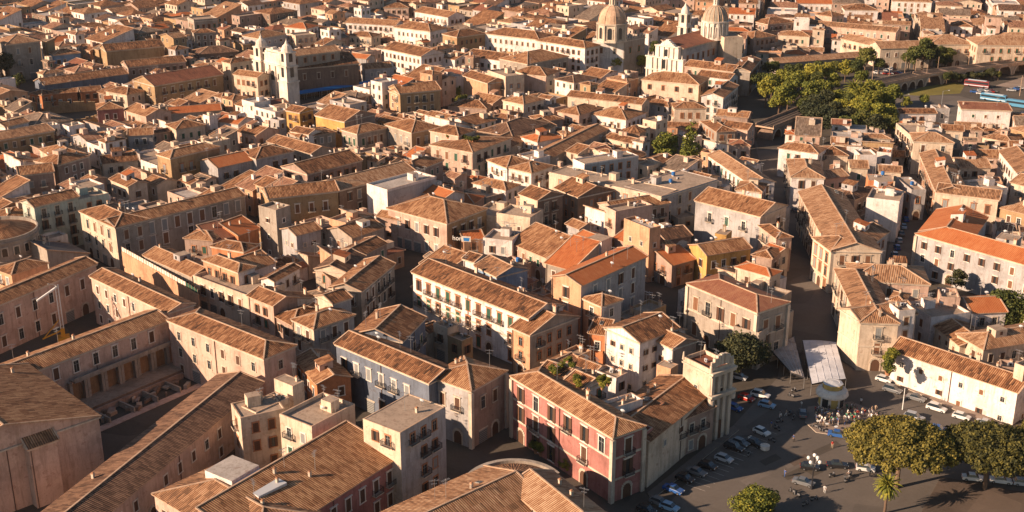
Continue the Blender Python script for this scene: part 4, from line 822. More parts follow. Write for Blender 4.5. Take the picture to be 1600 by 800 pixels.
# ---------------------------------------------------------------- viaduct and railway
def viaduct(p, q, zt, wdt, nspan, label, pole=True):
    d = (q-p); Ln = d.length; a = math.atan2(d.y, d.x); root = empty('viaduct', (p.x, p.y, 0), a, label, 'viaduct')
    b = MB(); b.box((Ln/2, wdt/2, zt-.3), (Ln, wdt+.6, .6), 'mortar'); part(b, 'deck', root)
    b = MB(); b.box((Ln/2, wdt/2, zt+.08), (Ln, wdt-.6, .14), 'ballast'); part(b, 'track_bed', root)
    for yy in (wdt*.28, wdt*.72):
        for g in (-.75, .75):
            b = MB(); b.box((Ln/2, yy+g, zt+.24), (Ln, .12, .16), 'iron'); part(b, 'rail', root)
    b = MB()
    for yy in (-.1, wdt+.1): b.box((Ln/2, yy, zt+.5), (Ln, .2, 1.0), 'mortar')
    part(b, 'parapet', root)
    sw = Ln/nspan
    for i in range(nspan):
        b = MB(); x0 = i*sw; r = sw*.42; zc = max(.6, zt-1.2-r); arc = [(x0+sw/2+r*math.cos(t), zc+r*math.sin(t)) for t in [math.pi*j/10 for j in range(11)]][::-1]
        for yy, fl_ in ((0, 0), (wdt, 1)):
            lft = [(x0, 0), (x0+sw/2-r, 0), arc[0]]
            b.face([(x0, yy, 0), (arc[0][0], yy, 0), (arc[0][0], yy, zc), (x0, yy, zc)], 'Ws'); b.face([(arc[-1][0], yy, 0), (x0+sw, yy, 0), (x0+sw, yy, zc), (arc[-1][0], yy, zc)], 'Ws')
            b.face([(x0, yy, zc), (arc[0][0], yy, zc), (arc[0][0], yy, zt-.6), (x0, yy, zt-.6)], 'Ws'); b.face([(arc[-1][0], yy, zc), (x0+sw, yy, zc), (x0+sw, yy, zt-.6), (arc[-1][0], yy, zt-.6)], 'Ws')
            for u, v in zip(arc, arc[1:]): b.face([(u[0], yy, u[1]), (v[0], yy, v[1]), (v[0], yy, zt-.6), (u[0], yy, zt-.6)], 'Ws')
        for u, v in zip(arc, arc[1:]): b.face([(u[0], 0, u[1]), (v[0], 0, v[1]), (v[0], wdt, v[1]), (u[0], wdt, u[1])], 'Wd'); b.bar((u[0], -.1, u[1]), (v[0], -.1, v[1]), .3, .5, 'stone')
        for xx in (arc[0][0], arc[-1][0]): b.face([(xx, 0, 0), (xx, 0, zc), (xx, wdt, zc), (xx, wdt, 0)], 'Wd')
        part(b, 'arch_span', root)
    for k in range(40): BLD_EXTRA.append((p+d*(k/39)+Vector((-math.sin(a), math.cos(a), 0))*wdt/2, wdt/2+1))
    return root
viaduct(P(1445, 119, 5.5), P(1610, 98, 5.5), 5.5, 8, 6, 'railway viaduct with wide arches curving off behind the buses')
viaduct(P(1368, 135, 5.5), P(1445, 119, 5.5), 5.5, 8, 6, 'railway viaduct stretch of low arches above the grass verge')
viaduct(P(1208, 200, 5.5), P(1368, 135, 5.5), 5.5, 8, 12, 'railway viaduct stretch hidden among the park trees')
# ---------------------------------------------------------------- kiosk and canopies
c_ = P(1298, 634, 0); kk = empty('kiosk', c_, 0, 'octagonal white kiosk with a two-step roof behind the crowd on the pavement', 'kiosk')
b = MB(); b.lathe((0, 0, 0), [(2.9, .15), (2.9, 3.2)], 'white', 8, R(22.5), R(382.5)); part(b, 'wall', kk)
b = MB(); b.lathe((0, 0, 0), [(3.7, 3.1), (3.75, 3.5), (3.4, 4.3), (2.6, 4.75), (2.3, 4.8), (2.3, 4.7)], 'white', 16); part(b, 'canopy', kk, smooth=False)
b = MB(); b.lathe((0, 0, 0), [(2.2, 4.7), (2.3, 5.7), (2.45, 5.75), (2.4, 5.95)], 'yel', 8, R(22.5), R(382.5)); part(b, 'name_band', kk)
b = MB(); b.lathe((0, 0, 0), [(2.4, 5.95), (1.6, 6.15), (1.5, 6.1), (0.02, 6.3)], 'sheet', 8, R(22.5), R(382.5)); part(b, 'roof', kk)
for i in range(8):
    t = R(45*i); b = MB(); b.box((0, -.05, 1.6), (1.5, .1, 2.2), 'glass' if i % 2 else 'yel'); b.box((0, -.1, .5), (1.8, .3, .15), 'stone'); part(b, 'serving_hatch', kk, (2.68*math.cos(t), 2.68*math.sin(t), 0), t+R(90))
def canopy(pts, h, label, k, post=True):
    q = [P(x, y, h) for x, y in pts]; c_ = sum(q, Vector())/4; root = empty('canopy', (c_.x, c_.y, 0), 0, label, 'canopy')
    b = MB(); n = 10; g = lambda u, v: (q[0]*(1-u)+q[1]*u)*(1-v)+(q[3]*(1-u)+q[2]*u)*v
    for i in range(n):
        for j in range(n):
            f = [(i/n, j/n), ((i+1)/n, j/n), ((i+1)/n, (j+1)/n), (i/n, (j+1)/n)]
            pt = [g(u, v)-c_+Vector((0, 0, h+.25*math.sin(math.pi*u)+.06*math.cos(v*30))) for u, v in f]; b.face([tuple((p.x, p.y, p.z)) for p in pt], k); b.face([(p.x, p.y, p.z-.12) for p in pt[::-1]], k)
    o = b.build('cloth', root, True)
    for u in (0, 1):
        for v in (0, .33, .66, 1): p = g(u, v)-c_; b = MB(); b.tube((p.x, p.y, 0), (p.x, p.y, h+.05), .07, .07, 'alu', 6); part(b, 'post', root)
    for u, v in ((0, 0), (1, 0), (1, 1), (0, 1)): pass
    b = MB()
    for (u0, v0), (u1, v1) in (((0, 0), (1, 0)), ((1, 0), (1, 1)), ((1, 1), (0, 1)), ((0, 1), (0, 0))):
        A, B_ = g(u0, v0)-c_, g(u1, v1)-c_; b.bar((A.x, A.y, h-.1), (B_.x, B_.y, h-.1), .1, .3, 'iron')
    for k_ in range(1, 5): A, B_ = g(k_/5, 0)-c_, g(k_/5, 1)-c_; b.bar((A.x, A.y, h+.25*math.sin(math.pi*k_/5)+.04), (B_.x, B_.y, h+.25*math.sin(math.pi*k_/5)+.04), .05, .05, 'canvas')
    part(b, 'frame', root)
canopy([(1254, 532), (1306, 535), (1322, 592), (1268, 600)], 3.0, 'large white canvas canopy over the tables behind the kiosk', 'canvas')
canopy([(1206, 548), (1241, 526), (1257, 590), (1236, 582)], 2.9, 'white canvas canopy with its shade painted grey, right of the neoclassical palazzo', 'deckg')  # the grey cloth colour carries the shade on a white canopy
# ---------------------------------------------------------------- street furniture
def lamp_ornate(px, py):
    r = empty('street_lamp', P(px, py), 0, 'ornate iron lamp with five white globes in the square', 'street lamp')
    b = MB(); b.tube((0, 0, 0), (0, 0, 1), .35, .2, 'iron'); b.tube((0, 0, 1), (0, 0, 7.5), .14, .09, 'iron'); part(b, 'post', r)
    b = MB()
    for i in range(4):
        t = R(45+90*i); b.bar((0, 0, 5.6), (1.1*math.cos(t), 1.1*math.sin(t), 6.1), .1, .1, 'alu'); b.bar((1.1*math.cos(t), 1.1*math.sin(t), 6.1), (1.3*math.cos(t), 1.3*math.sin(t), 6.5), .08, .08, 'alu')
    part(b, 'arm', r)
    for i in range(5):
        t = R(45+90*i); x, y, z = (1.3*math.cos(t), 1.3*math.sin(t), 6.7) if i < 4 else (0, 0, 7.8)
        b = MB(); b.lathe((x, y, z), [(.05, -.4), (.32, -.25), (.4, 0), (.32, .27), (.05, .4)], 'lampw', 10); part(b, 'globe', r, smooth=True)
lamp_ornate(1268, 764)
b = MB(); b.lathe((0, 0, 0), [(.9, 0), (1.05, .2), (.95, .9), (1.05, 1.0), (.8, 1.0), (.8, .85), (0.01, .9)], 'white', 14); o = b.build('stone_planter'); o.location = P(1195, 702); tag(o, 'round white stone planter alone on the dark asphalt', 'planter')
def pole(px, py, h, label, name='street_lamp', cat='street lamp', arm=1.6, k='alu', grp=None, rz=0):
    r = empty(name, P(px, py), rz, label, cat, grp); b = MB(); b.tube((0, 0, 0), (0, 0, h), .13, .08, k, 6); part(b, 'post', r)
    if arm: b = MB(); b.bar((0, 0, h-.1), (arm, 0, h+.3), .09, .09, k); b.box((arm+.3, 0, h+.3), (.8, .3, .15), 'lampw'); part(b, 'lamp_head', r)
pole(1408, 182, 10, 'tall double street lamp by the small yellow trees left of the bus park', arm=2); pole(1470, 172, 9, 'street lamp with a long arm in front of the bus park', arm=2.4)
pole(1410, 640, 5.5, 'white flag-topped post between the crowd and the parked cars', 'sign_post', 'post', 0, 'lampw')
for i, (x, y) in enumerate([(1388, 128), (1429, 122), (1446, 131), (1464, 118), (1512, 110), (1533, 104), (1362, 131), (1552, 103), (1494, 108), (1593, 150), (1413, 118)]):
    pole(x, y, 10, 'pale catenary mast standing along the viaduct tracks', 'catenary_mast', 'mast', 0, 'mortar', 'masts along the viaduct')
pole(104, 73, 34, 'very tall thin antenna mast rising over the upper left roofs', 'antenna_mast', 'mast', 0, 'alu')
# construction crane in the left court
r = empty('tower_crane', P(100, 532), R(20), 'slim grey and yellow crane standing in the left convent court', 'crane')
b = MB(); b.box((0, 0, .6), (3, 3, 1.2), 'crane'); b.box((0, 0, 2.4), (1, 1, 2.4), 'crane'); part(b, 'base', r)
b = MB()
for sx in (-.35, .35):
    for sy in (-.35, .35): b.bar((sx, sy, 1), (sx, sy, 15.5), .2, .2, 'lampw')
for i in range(14):
    b.bar((-.35, -.35, 1.2+i), (.35, -.35, 2.2+i), .08, .08, 'alu'); b.bar((.35, -.35, 1.2+i), (.35, .35, 2.2+i), .08, .08, 'alu'); b.bar((-.35, .35, 1.2+i), (-.35, -.35, 2.2+i), .08, .08, 'alu')
part(b, 'mast', r)
b = MB(); b.bar((0, 0, 15), (-5, -3, 13), .4, .4, 'lampw'); b.bar((0, 0, 15.5), (-2, -1, 16.5), .2, .2, 'alu'); part(b, 'jib', r)
b = MB(); b.bar((0, 0, 3), (-5, -2, 2), .3, .3, 'crane'); b.bar((-.5, 0, 6), (-4.8, -2, 2), .2, .2, 'crane'); part(b, 'counter_arm', r)
# stalls with blue tarpaulins
for i in range(12):
    t = i/11; x, y = 468+132*t, 155-20*t; r = empty('market_stall', P(x, y), R(38), 'market stall under a blue tarpaulin beside the dark nave', 'market stall', 'blue market stalls beside the nave')
    b = MB(); b.face([(-2.2, -1.6, 2.6), (2.2, -1.6, 2.6), (2.2, 0, 3.3), (-2.2, 0, 3.3)], 'cyan'); b.face([(-2.2, 0, 3.3), (2.2, 0, 3.3), (2.2, 1.6, 2.6), (-2.2, 1.6, 2.6)], 'cyan')
    b.face([(-2.2, -1.6, 2.3), (2.2, -1.6, 2.3), (2.2, -1.6, 2.6), (-2.2, -1.6, 2.6)], 'cyan'); part(b, 'tarpaulin', r)
    b = MB()
    for sx in (-2, 2):
        for sy in (-1.4, 1.4): b.box((sx, sy, 1.3), (.1, .1, 2.6), 'alu')
    b.box((0, 0, .9), (3.6, 1.6, .1), 'sh_wood'); part(b, 'table', r); r.scale = (1.35, 1.5, 1.25)
# fence and green netting by the convent
for (x0, y0, x1, y1, k, lb) in ((190, 385, 290, 440, 'white', 'long pale lattice fence running along the convent street'), (290, 440, 309, 452, 'sh_green', 'short green-netted fence at the end of the pale lattice fence')):
    p, q = P(x0, y0, 9), P(x1, y1, 9); d = q-p; r = empty('fence', (p.x, p.y, 7.5), math.atan2(d.y, d.x), lb, 'fence'); n = int(d.length/1.5)
    b = MB(); b.box((d.length/2, 0, .7), (d.length, .06, 1.3), k); part(b, 'panel', r)
    b = MB()
    for i in range(n+1): b.box((d.length*i/n, -.06, .8), (.1, .12, 1.7), 'mortar')
    b.box((d.length/2, 0, -3.9), (d.length, .4, 7.8), 'Wa'); part(b, 'post_row', r)
# letters standing on the brick warehouse's lower roof
cu = bpy.data.curves.new('letters', 'FONT'); cu.body = 'HOTEL'; cu.size = 2.6; cu.extrude = .08
to = bpy.data.objects.new('letters', cu); COL.objects.link(to)
dg = bpy.context.evaluated_depsgraph_get(); me = bpy.data.meshes.new_from_object(to.evaluated_get(dg)); bpy.data.objects.remove(to)
# baroque front of the church on the square
rr_ = [r for r in BLD if r['o'].get('deck') == 'T5' and r['kind'] == 'f' and r['h'] == 16.5][0]; b = MB(); Lc, Dc = rr_['L'], rr_['D']
for i in range(4): b.box((Lc+.2, .5+(Dc-1)*i/3, 8), (.5, .8, 16), 'stone')
for zz, p_ in ((10.6, .9), (11.2, 1.2), (16.0, .8), (16.6, 1.1)): b.box((Lc+p_/2, Dc/2, zz), (p_, Dc+1, .45), 'stone')
for i in range(9):
    t = math.pi*i/8; b.box((Lc-.2, Dc/2-Dc*.42*math.cos(t), 17.6+1.5*math.sin(t)), (.7, Dc*.13, .9+1.6*math.sin(t)), 'stone')
for y in (0, Dc): b.tube((Lc, y, 16.8), (Lc, y, 19), .4, .15, 'stone', 8); b.tube((0, y, 16.8), (0, y, 18.6), .35, .15, 'stone', 8)
for y in (0, Dc): b.tube((Lc+.5, y, 9.2), (Lc+.5, y, 10.4), .7, .7, 'stone', 10)
o = b.build('ornament', ch); o.matrix_basis = rr_['T']
b = MB(); b.arch(2.4, 4.6, 0, 'sh_brown', thick=.1); o = b.build('portal', ch); o.matrix_basis = rr_['T'] @ Matrix.Translation((Lc+.35, Dc/2, 0)) @ Matrix.Rotation(R(90), 4, 'Z')
import numpy as np
sg = empty('sign', P(722, 377, 9), R(-12), 'white billboard with a blue picture and loose white letters beside the brick warehouse', 'sign')
b = MB(); b.box((1.3, 0, .8), (2.8, .15, 1.7), 'white'); b.face([(.5, -.09, .2), (2.1, -.09, .15), (2.4, -.09, 1.2), (.4, -.09, 1.2)], 'cyan'); b.box((.3, .1, -2), (.12, .12, 4.4), 'iron'); b.box((2.4, .1, -2), (.12, .12, 4.4), 'iron'); b.box((-1.4, .1, .15), (3.2, .1, .1), 'iron'); b.box((-2.6, .1, -2), (.12, .12, 4.4), 'iron'); part(b, 'panel', sg)
me.materials.clear(); bpy.data.meshes.remove(me)
cu = bpy.data.curves.new('letters', 'FONT'); cu.body = 'hon'; cu.size = 2.0; cu.extrude = .08
to = bpy.data.objects.new('letters', cu); COL.objects.link(to)
me = bpy.data.meshes.new_from_object(to.evaluated_get(bpy.context.evaluated_depsgraph_get())); bpy.data.objects.remove(to)
lo_ = bpy.data.objects.new('letters', me); COL.objects.link(lo_); lo_.parent = sg; lo_.location = (-3.0, 0, .25); lo_.rotation_euler = (R(90), 0, 0); me.materials.append(M['brand'])
# ---------------------------------------------------------------- what is already built on or kept open
X0, X1, Y0, Y1 = -480, 480, 190, 1080
occ = np.zeros((X1-X0, Y1-Y0), bool)
gx, gy = np.meshgrid(np.arange(X0, X1)+.5, np.arange(Y0, Y1)+.5, indexing='ij')
def mark_rect(Mx, x0, x1, y0, y1):
    I = Mx.inverted(); lx_ = I[0][0]*gx+I[0][1]*gy+I[0][3]; ly_ = I[1][0]*gx+I[1][1]*gy+I[1][3]
    occ[(lx_ > x0) & (lx_ < x1) & (ly_ > y0) & (ly_ < y1)] = True
for r_ in BLD:
    f_ = 3.5 if r_['c'].y < 430 else 1.5
    mark_rect(r_['M'], -0.6, r_['L']+(f_ if r_['c'].y < 430 else .6), -f_, r_['D']+.6)
for p_, r_ in BLD_EXTRA: occ[(gx-p_.x)**2+(gy-p_.y)**2 < (r_+.6)**2] = True
def mark_poly(pts):
    q = [P(*p) for p in pts]; ins = np.zeros_like(occ)
    for i in range(len(q)):
        a, c = q[i], q[(i+1) % len(q)]
        if abs(a.y-c.y) < 1e-6: continue
        ins ^= ((a.y > gy) != (c.y > gy)) & (gx < (c.x-a.x)*(gy-a.y)/(c.y-a.y)+a.x)
    occ[ins] = True
def mark_line(w, *pts):
    q = [P(*p) for p in pts]
    for a, c in zip(q, q[1:]):
        d = c-a; t = np.clip(((gx-a.x)*d.x+(gy-a.y)*d.y)/d.length_squared, 0, 1); occ[(gx-a.x-d.x*t)**2+(gy-a.y-d.y*t)**2 < (w/2)**2] = True
for pl in ([(930, 770), (1640, 700), (1900, 1100), (800, 1100)], [(1010, 830), (1150, 660), (1215, 590), (1235, 480), (1330, 480), (1350, 560), (1400, 600), (1640, 705), (1900, 860)],
           [(1235, 520), (1212, 400), (1192, 300), (1165, 220), (1165, 110), (1214, 110), (1214, 220), (1240, 300), (1262, 380), (1300, 520)],
           [(1375, 480), (1402, 330), (1416, 225), (1445, 225), (1458, 330), (1450, 480)], [(1160, 240), (1160, 110), (1345, 88), (1640, 82), (1640, 205), (1400, 205), (1395, 232)],
           [(-200, 900), (-200, 440), (160, 405), (330, 480), (500, 600), (650, 740), (800, 640), (960, 800), (960, 900)], [(905, 140), (915, 110), (1010, 90), (1010, 122), (960, 140)],
           [(60, 215), (60, 165), (160, 160), (160, 225)], [(1010, 235), (1090, 235), (1090, 285), (1010, 285)], [(690, 170), (745, 150), (745, 190), (700, 195)], [(0, 130), (30, 95), (70, 110), (60, 170), (0, 170)],
           [(640, 700), (640, 560), (800, 600), (960, 640), (1000, 700)], [(1480, 470), (1480, 430), (1640, 440), (1640, 530), (1560, 530)]):
    mark_poly(pl)
for pl in ([(880, 150), (900, 100), (1062, 82), (1085, 110), (1085, 130), (1010, 158)], [(1100, 640), (1080, 560), (1130, 520), (1240, 520), (1230, 600), (1150, 665)], [(395, 155), (440, 155), (470, 172), (480, 196), (400, 190)], [(455, 168), (470, 140), (615, 118), (630, 152), (480, 196)]): mark_poly(pl)
for ln in ((7, (480, 600), (600, 520), (645, 450), (665, 400)), (8, (640, 510), (760, 560), (830, 600)), (6, (850, 570), (960, 510), (1060, 470)), (8, (1000, 450), (1070, 540), (1120, 600)),
           (5, (700, 420), (790, 330), (880, 270)), (6, (150, 300), (330, 380), (430, 420)), (7, (660, 420), (700, 370), (800, 350)), (7, (350, 260), (500, 290), (600, 240)), (6, (850, 470), (1000, 330), (1060, 340))):
    mark_line(ln[0], *ln[1:])
cells = []
def try_plot(cx, cy, w, d, ang, depth=0):
    c, s_ = math.cos(ang), math.sin(ang); tot = bad = 0
    for i in range(6):
        for j in range(6):
            u, v = (i/5-.5)*w, (j/5-.5)*d; x, y = cx+u*c-v*s_, cy+u*s_+v*c; ix, iy = int(x-X0), int(y-Y0); tot += 1
            if not (0 <= ix < occ.shape[0] and 0 <= iy < occ.shape[1]) or occ[ix, iy]: bad += 1
    if bad/tot < .06: cells.append((cx, cy, w, d, ang)); return
    if depth > 2 or bad/tot > .93 or min(w, d) < 4.5: return
    if w >= d:
        for k in (-1, 1): try_plot(cx+k*w/4*c, cy+k*w/4*s_, w/2, d, ang, depth+1)
    else:
        for k in (-1, 1): try_plot(cx-k*d/4*s_, cy+k*d/4*c, w, d/2, ang, depth+1)
def blocks(ang, test, seed):
    rn = random.Random(seed); c, s_ = math.cos(ang), math.sin(ang); u = -1400
    while u < 1400:
        bw = rn.uniform(30, 46); v = -1400
        while v < 1400:
            bd_ = rn.uniform(26, 38); uc, vc = u+bw/2, v+bd_/2; x, y = uc*c-vc*s_, uc*s_+vc*c
            if 190 < y < 1060 and abs(x) < 60+y*.47 and test(x, y):
                far = y > 520; n = rn.choice((2, 3)) if far else rn.choice((3, 4)); xs = [0]+sorted((k+rn.uniform(-.2, .2))/n for k in range(1, n))+[1]
                for a, b_ in zip(xs, xs[1:]):
                    m = rn.uniform(.42, .58)
                    for v0, v1 in ((0, m), (m, 1)):
                        pu, pv = u+bw*(a+b_)/2, v+bd_*(v0+v1)/2; try_plot(pu*c-pv*s_, pu*s_+pv*c, bw*(b_-a)-.1, bd_*(v1-v0)-.1, ang)
            v += bd_+rn.choice((4.0, 5.5))
        u += bw+rn.choice((4.5, 6))
sx_ = lambda y: P(1215, 300).x if y < 400 else 104
blocks(R(-44), lambda x, y: x < 96+0.02*(y-300), 3)
blocks(R(-14), lambda x, y: x >= 96+0.02*(y-300), 5)
rf = random.Random(21)
inds = []; stuff = []
for (cx, cy, w, d, ang) in cells:
    px, py = PIX((cx, cy, 8)); vis = -40 < px < 1640 and -45 < py < 840
    (inds if vis and py > 60 else stuff).append((cx, cy, w, d, ang))
inds.sort(key=lambda t: t[1]); n_tr = sum(1 for r_ in BLD if r_['top'])
LIM = max(0, 296-n_tr)
stuff += inds[LIM:]; inds = inds[:LIM]
FAC = []
for r_ in BLD:
    for (x, y) in [(r_['L']*k/3, -.2) for k in range(4)]+[(r_['L']+.2, r_['D']*k/2) for k in (1, 2)]:
        p_ = r_['M'] @ Vector((x, y, r_['h']*(.42 if r_['h'] > 9 else .6))); FAC.append(tuple(p_))
for pt in ((404, 162), (448, 174), (428, 168)): p_ = P(*pt); FAC.append((p_.x, p_.y, 4.0))
for pt in ((1012, 122), (1040, 124), (1065, 127)): p_ = P(*pt); FAC.append((p_.x, p_.y, 5.0))
FAC = np.array(FAC)
def cap_h(cx, cy, w, d, h):          # houses in front of a mapped front stay low enough to leave it in view
    r = .5*max(w, d); t = (cx*FAC[:, 0]+cy*FAC[:, 1])/(FAC[:, 0]**2+FAC[:, 1]**2); off = np.hypot(cx-FAC[:, 0]*t, cy-FAC[:, 1]*t)
    tt = t+r*.6/np.hypot(FAC[:, 0], FAC[:, 1]); ok = (t < 1) & (off < r*.9) & (tt < 1.02)
    if not ok.any(): return h
    z = CH+(FAC[ok, 2]-CH)*np.minimum(tt[ok], 1); return min(h, float(z.min())-1.0)
walls_w = 'wwwwwcccppcbgagsmwcaw'; tiles_w = '1111374478215878'
def pick(cy, right):
    h = rf.uniform(6, 9) if cy < 360 else rf.uniform(7.5, 12.5) if cy < 520 else rf.uniform(8, 14)
    rt_ = rf.choice('aachhfffAB') if cy < 520 else rf.choice('aachhhffA')
    wk = rf.choice(walls_w+('wcp' if right else 'mbd')); return h, rt_, wk, rf.choice(tiles_w+('44' if right else '11'))
for (cx, cy, w, d, ang) in inds:
    h, rt_, wk, tk = pick(cy, cx > 100); h = cap_h(cx, cy, w, d, h)
    if h < 3.4: continue
    o_ = Vector((cx-(w/2)*math.cos(ang)+(d/2)*math.sin(ang), cy-(w/2)*math.sin(ang)-(d/2)*math.cos(ang), 0))
    if max(w, d) > 8.5 and min(w, d) > 4.5 and rf.random() < .75:      # a main house and a lower or taller wing of its own
        t = rf.uniform(.5, .68); ex = Vector((math.cos(ang), math.sin(ang), 0)); ey = Vector((-math.sin(ang), math.cos(ang), 0)); fl_ = rf.random() < .5; h2 = max(3.4, min(h*rf.choice((.62, .75, .85)), h)); t1, t2 = (t, 1-t)
        if w >= d: A_ = (o_ if fl_ else o_+ex*w*t2, w*t1, d); Z_ = (o_+ex*w*t1+ey*rf.uniform(0, .15)*d if fl_ else o_, w*t2, d*.85)
        else: A_ = (o_ if fl_ else o_+ey*d*t2, w, d*t1); Z_ = (o_+ey*d*t1 if fl_ else o_, w*.88, d*t2)
        r0_ = B(0, 0, 0, 0, 0, h, rt_, wk, tk, world=(A_[0], ang, A_[1], A_[2]), sl=rf.uniform(.26, .38), clut=3 if rt_ == 'f' else 1)
        B(0, 0, 0, 0, 0, h2, rf.choice('aAfcfBh'), rf.choice((wk, wk, 'w', 'c')), rf.choice(tiles_w), parent=r0_, world=(Z_[0], ang, Z_[1], Z_[2]), sl=rf.uniform(.24, .34), clut=2, deck=rf.choice(('deck', 'deckg', 'T2')))
    else: B(0, 0, 0, 0, 0, h, rt_, wk, tk, world=(o_, ang, w, d), sl=rf.uniform(.26, .38), clut=3 if rt_ == 'f' else 1)
# the far mass of houses, one object
sm = MB()
def push(b, Mx):
    n = len(sm.v); sm.v += [tuple(Mx @ Vector(v)) for v in b.v]; sm.f += [tuple(i+n for i in f) for f in b.f]; sm.uv += b.uv
    mp = [sm.mat(k) for k in b.key]; sm.mi += [mp[i] for i in b.mi]
st2 = []
for (cx, cy, w, d, ang) in stuff:
    if max(w, d) > 11 and cy < 760 and rf.random() < .6:
        c, s_ = math.cos(ang), math.sin(ang); t = rf.uniform(.35, .65)
        if w >= d: st2 += [(cx-c*w*(1-t)/2, cy-s_*w*(1-t)/2, w*t, d, ang), (cx+c*w*t/2, cy+s_*w*t/2, w*(1-t), d*rf.uniform(.8, 1), ang)]
        else: st2 += [(cx+s_*d*(1-t)/2, cy-c*d*(1-t)/2, w, d*t, ang), (cx-s_*d*t/2, cy+c*d*t/2, w*rf.uniform(.8, 1), d*(1-t), ang)]
    else: st2.append((cx, cy, w, d, ang))
stuff = st2
for (cx, cy, w, d, ang) in stuff:
    h, rt_, wk, tk = pick(cy, cx > 100)
    if cy > 520 and rf.random() < .25: h += rf.uniform(2, 6)
    h = cap_h(cx, cy, w, d, h)
    if h < 3.4: continue
    b = MB(); sl = rf.uniform(.24, .36); wall_mb(b, rt_, w, d, h, sl, 'W'+wk); roof_mb(b, rt_, w, d, h, sl, 'T'+tk, wallk='W'+wk, caps=cy < 700, deck=rf.choice(('deck', 'deckg')))
    nf = max(1, round(h/4)); fh = h/nf
    for (ox, oy, dx, dy, ln) in ((0, 0, 1, 0, w), (w, 0, 0, 1, d), (0, d, 0, -1, d)):
        n = int(ln/3.4)
        for i in range(n):
            for f in range(nf):
                if rf.random() < .2: continue
                t = ln*(i+.5)/n; x, y, z = ox+dx*t, oy+dy*t, f*fh+fh*.3; nx, ny = dy, -dx; hw, hh = .5, 1.9 if fh > 3.4 else 1.4
                b.box((x+nx*.04, y+ny*.04, z+hh/2), (abs(dx)*1.5+abs(nx)*.08, abs(dy)*1.5+abs(ny)*.08, hh+.4), 'stone'); b.box((x+nx*.09, y+ny*.09, z+hh/2), (abs(dx)*1.0+abs(nx)*.06, abs(dy)*1.0+abs(ny)*.06, hh), rf.choice(('glass', 'glass', 'sh_brown', 'sh_green')))
    if cy < 800:
        for k in range(rf.choice((0, 1, 2))):
            x, y = rf.uniform(.2, .8)*w, rf.uniform(.2, .8)*d; zz = roof_z(rt_, w, d, h, sl)(x, y); q = rf.uniform(.8, 2.6); b.box((x, y, zz+.6), (q, q*rf.uniform(.6, 1.2), rf.uniform(1.6, 3)), rf.choice(('Wc', 'Ww', 'Wp', 'stone')), top='mortar')
    push(b, Matrix.Translation((cx, cy, 0)) @ Matrix.Rotation(ang, 4, 'Z') @ Matrix.Translation((-w/2, -d/2, 0)))
so = sm.build('town_houses'); tag(so, 'sea of small tiled houses filling the far town to the top edge', 'houses', kind='stuff')

# ---------------------------------------------------------------- visibility test for the facade details
bpy.context.view_layer.update()
vv = []; ff = []
for o in COL.objects:
    if o.type == 'MESH' and o.name.split('.')[0] in ('wall', 'roof', 'town_houses'):
        n = len(vv); mw = o.matrix_world; vv += [mw @ v.co for v in o.data.vertices]; ff += [tuple(i+n for i in p.vertices) for p in o.data.polygons]
bvh = BVHTree.FromPolygons(vv, ff)
EYES = [Vector((0, 0, CH)), Vector((-7, 0, CH)), Vector((7, 0, CH))]
def seen(p, m=30):
    x, y = PIX(p)
    if not (-m < x < 1600+m and -m < y < 800+m): return False
    for e in EYES:
        d = p-e; ln = d.length; hit = bvh.ray_cast(e, d/ln, ln-.25)
        if hit[0] is None: return True
    return False
SIZE = {'l': (1.45, 3.1), 'n': (1.05, 1.9), 't': (1.15, 2.5), 's': (0.85, 1.1)}
rw = random.Random(5); NW = [0]
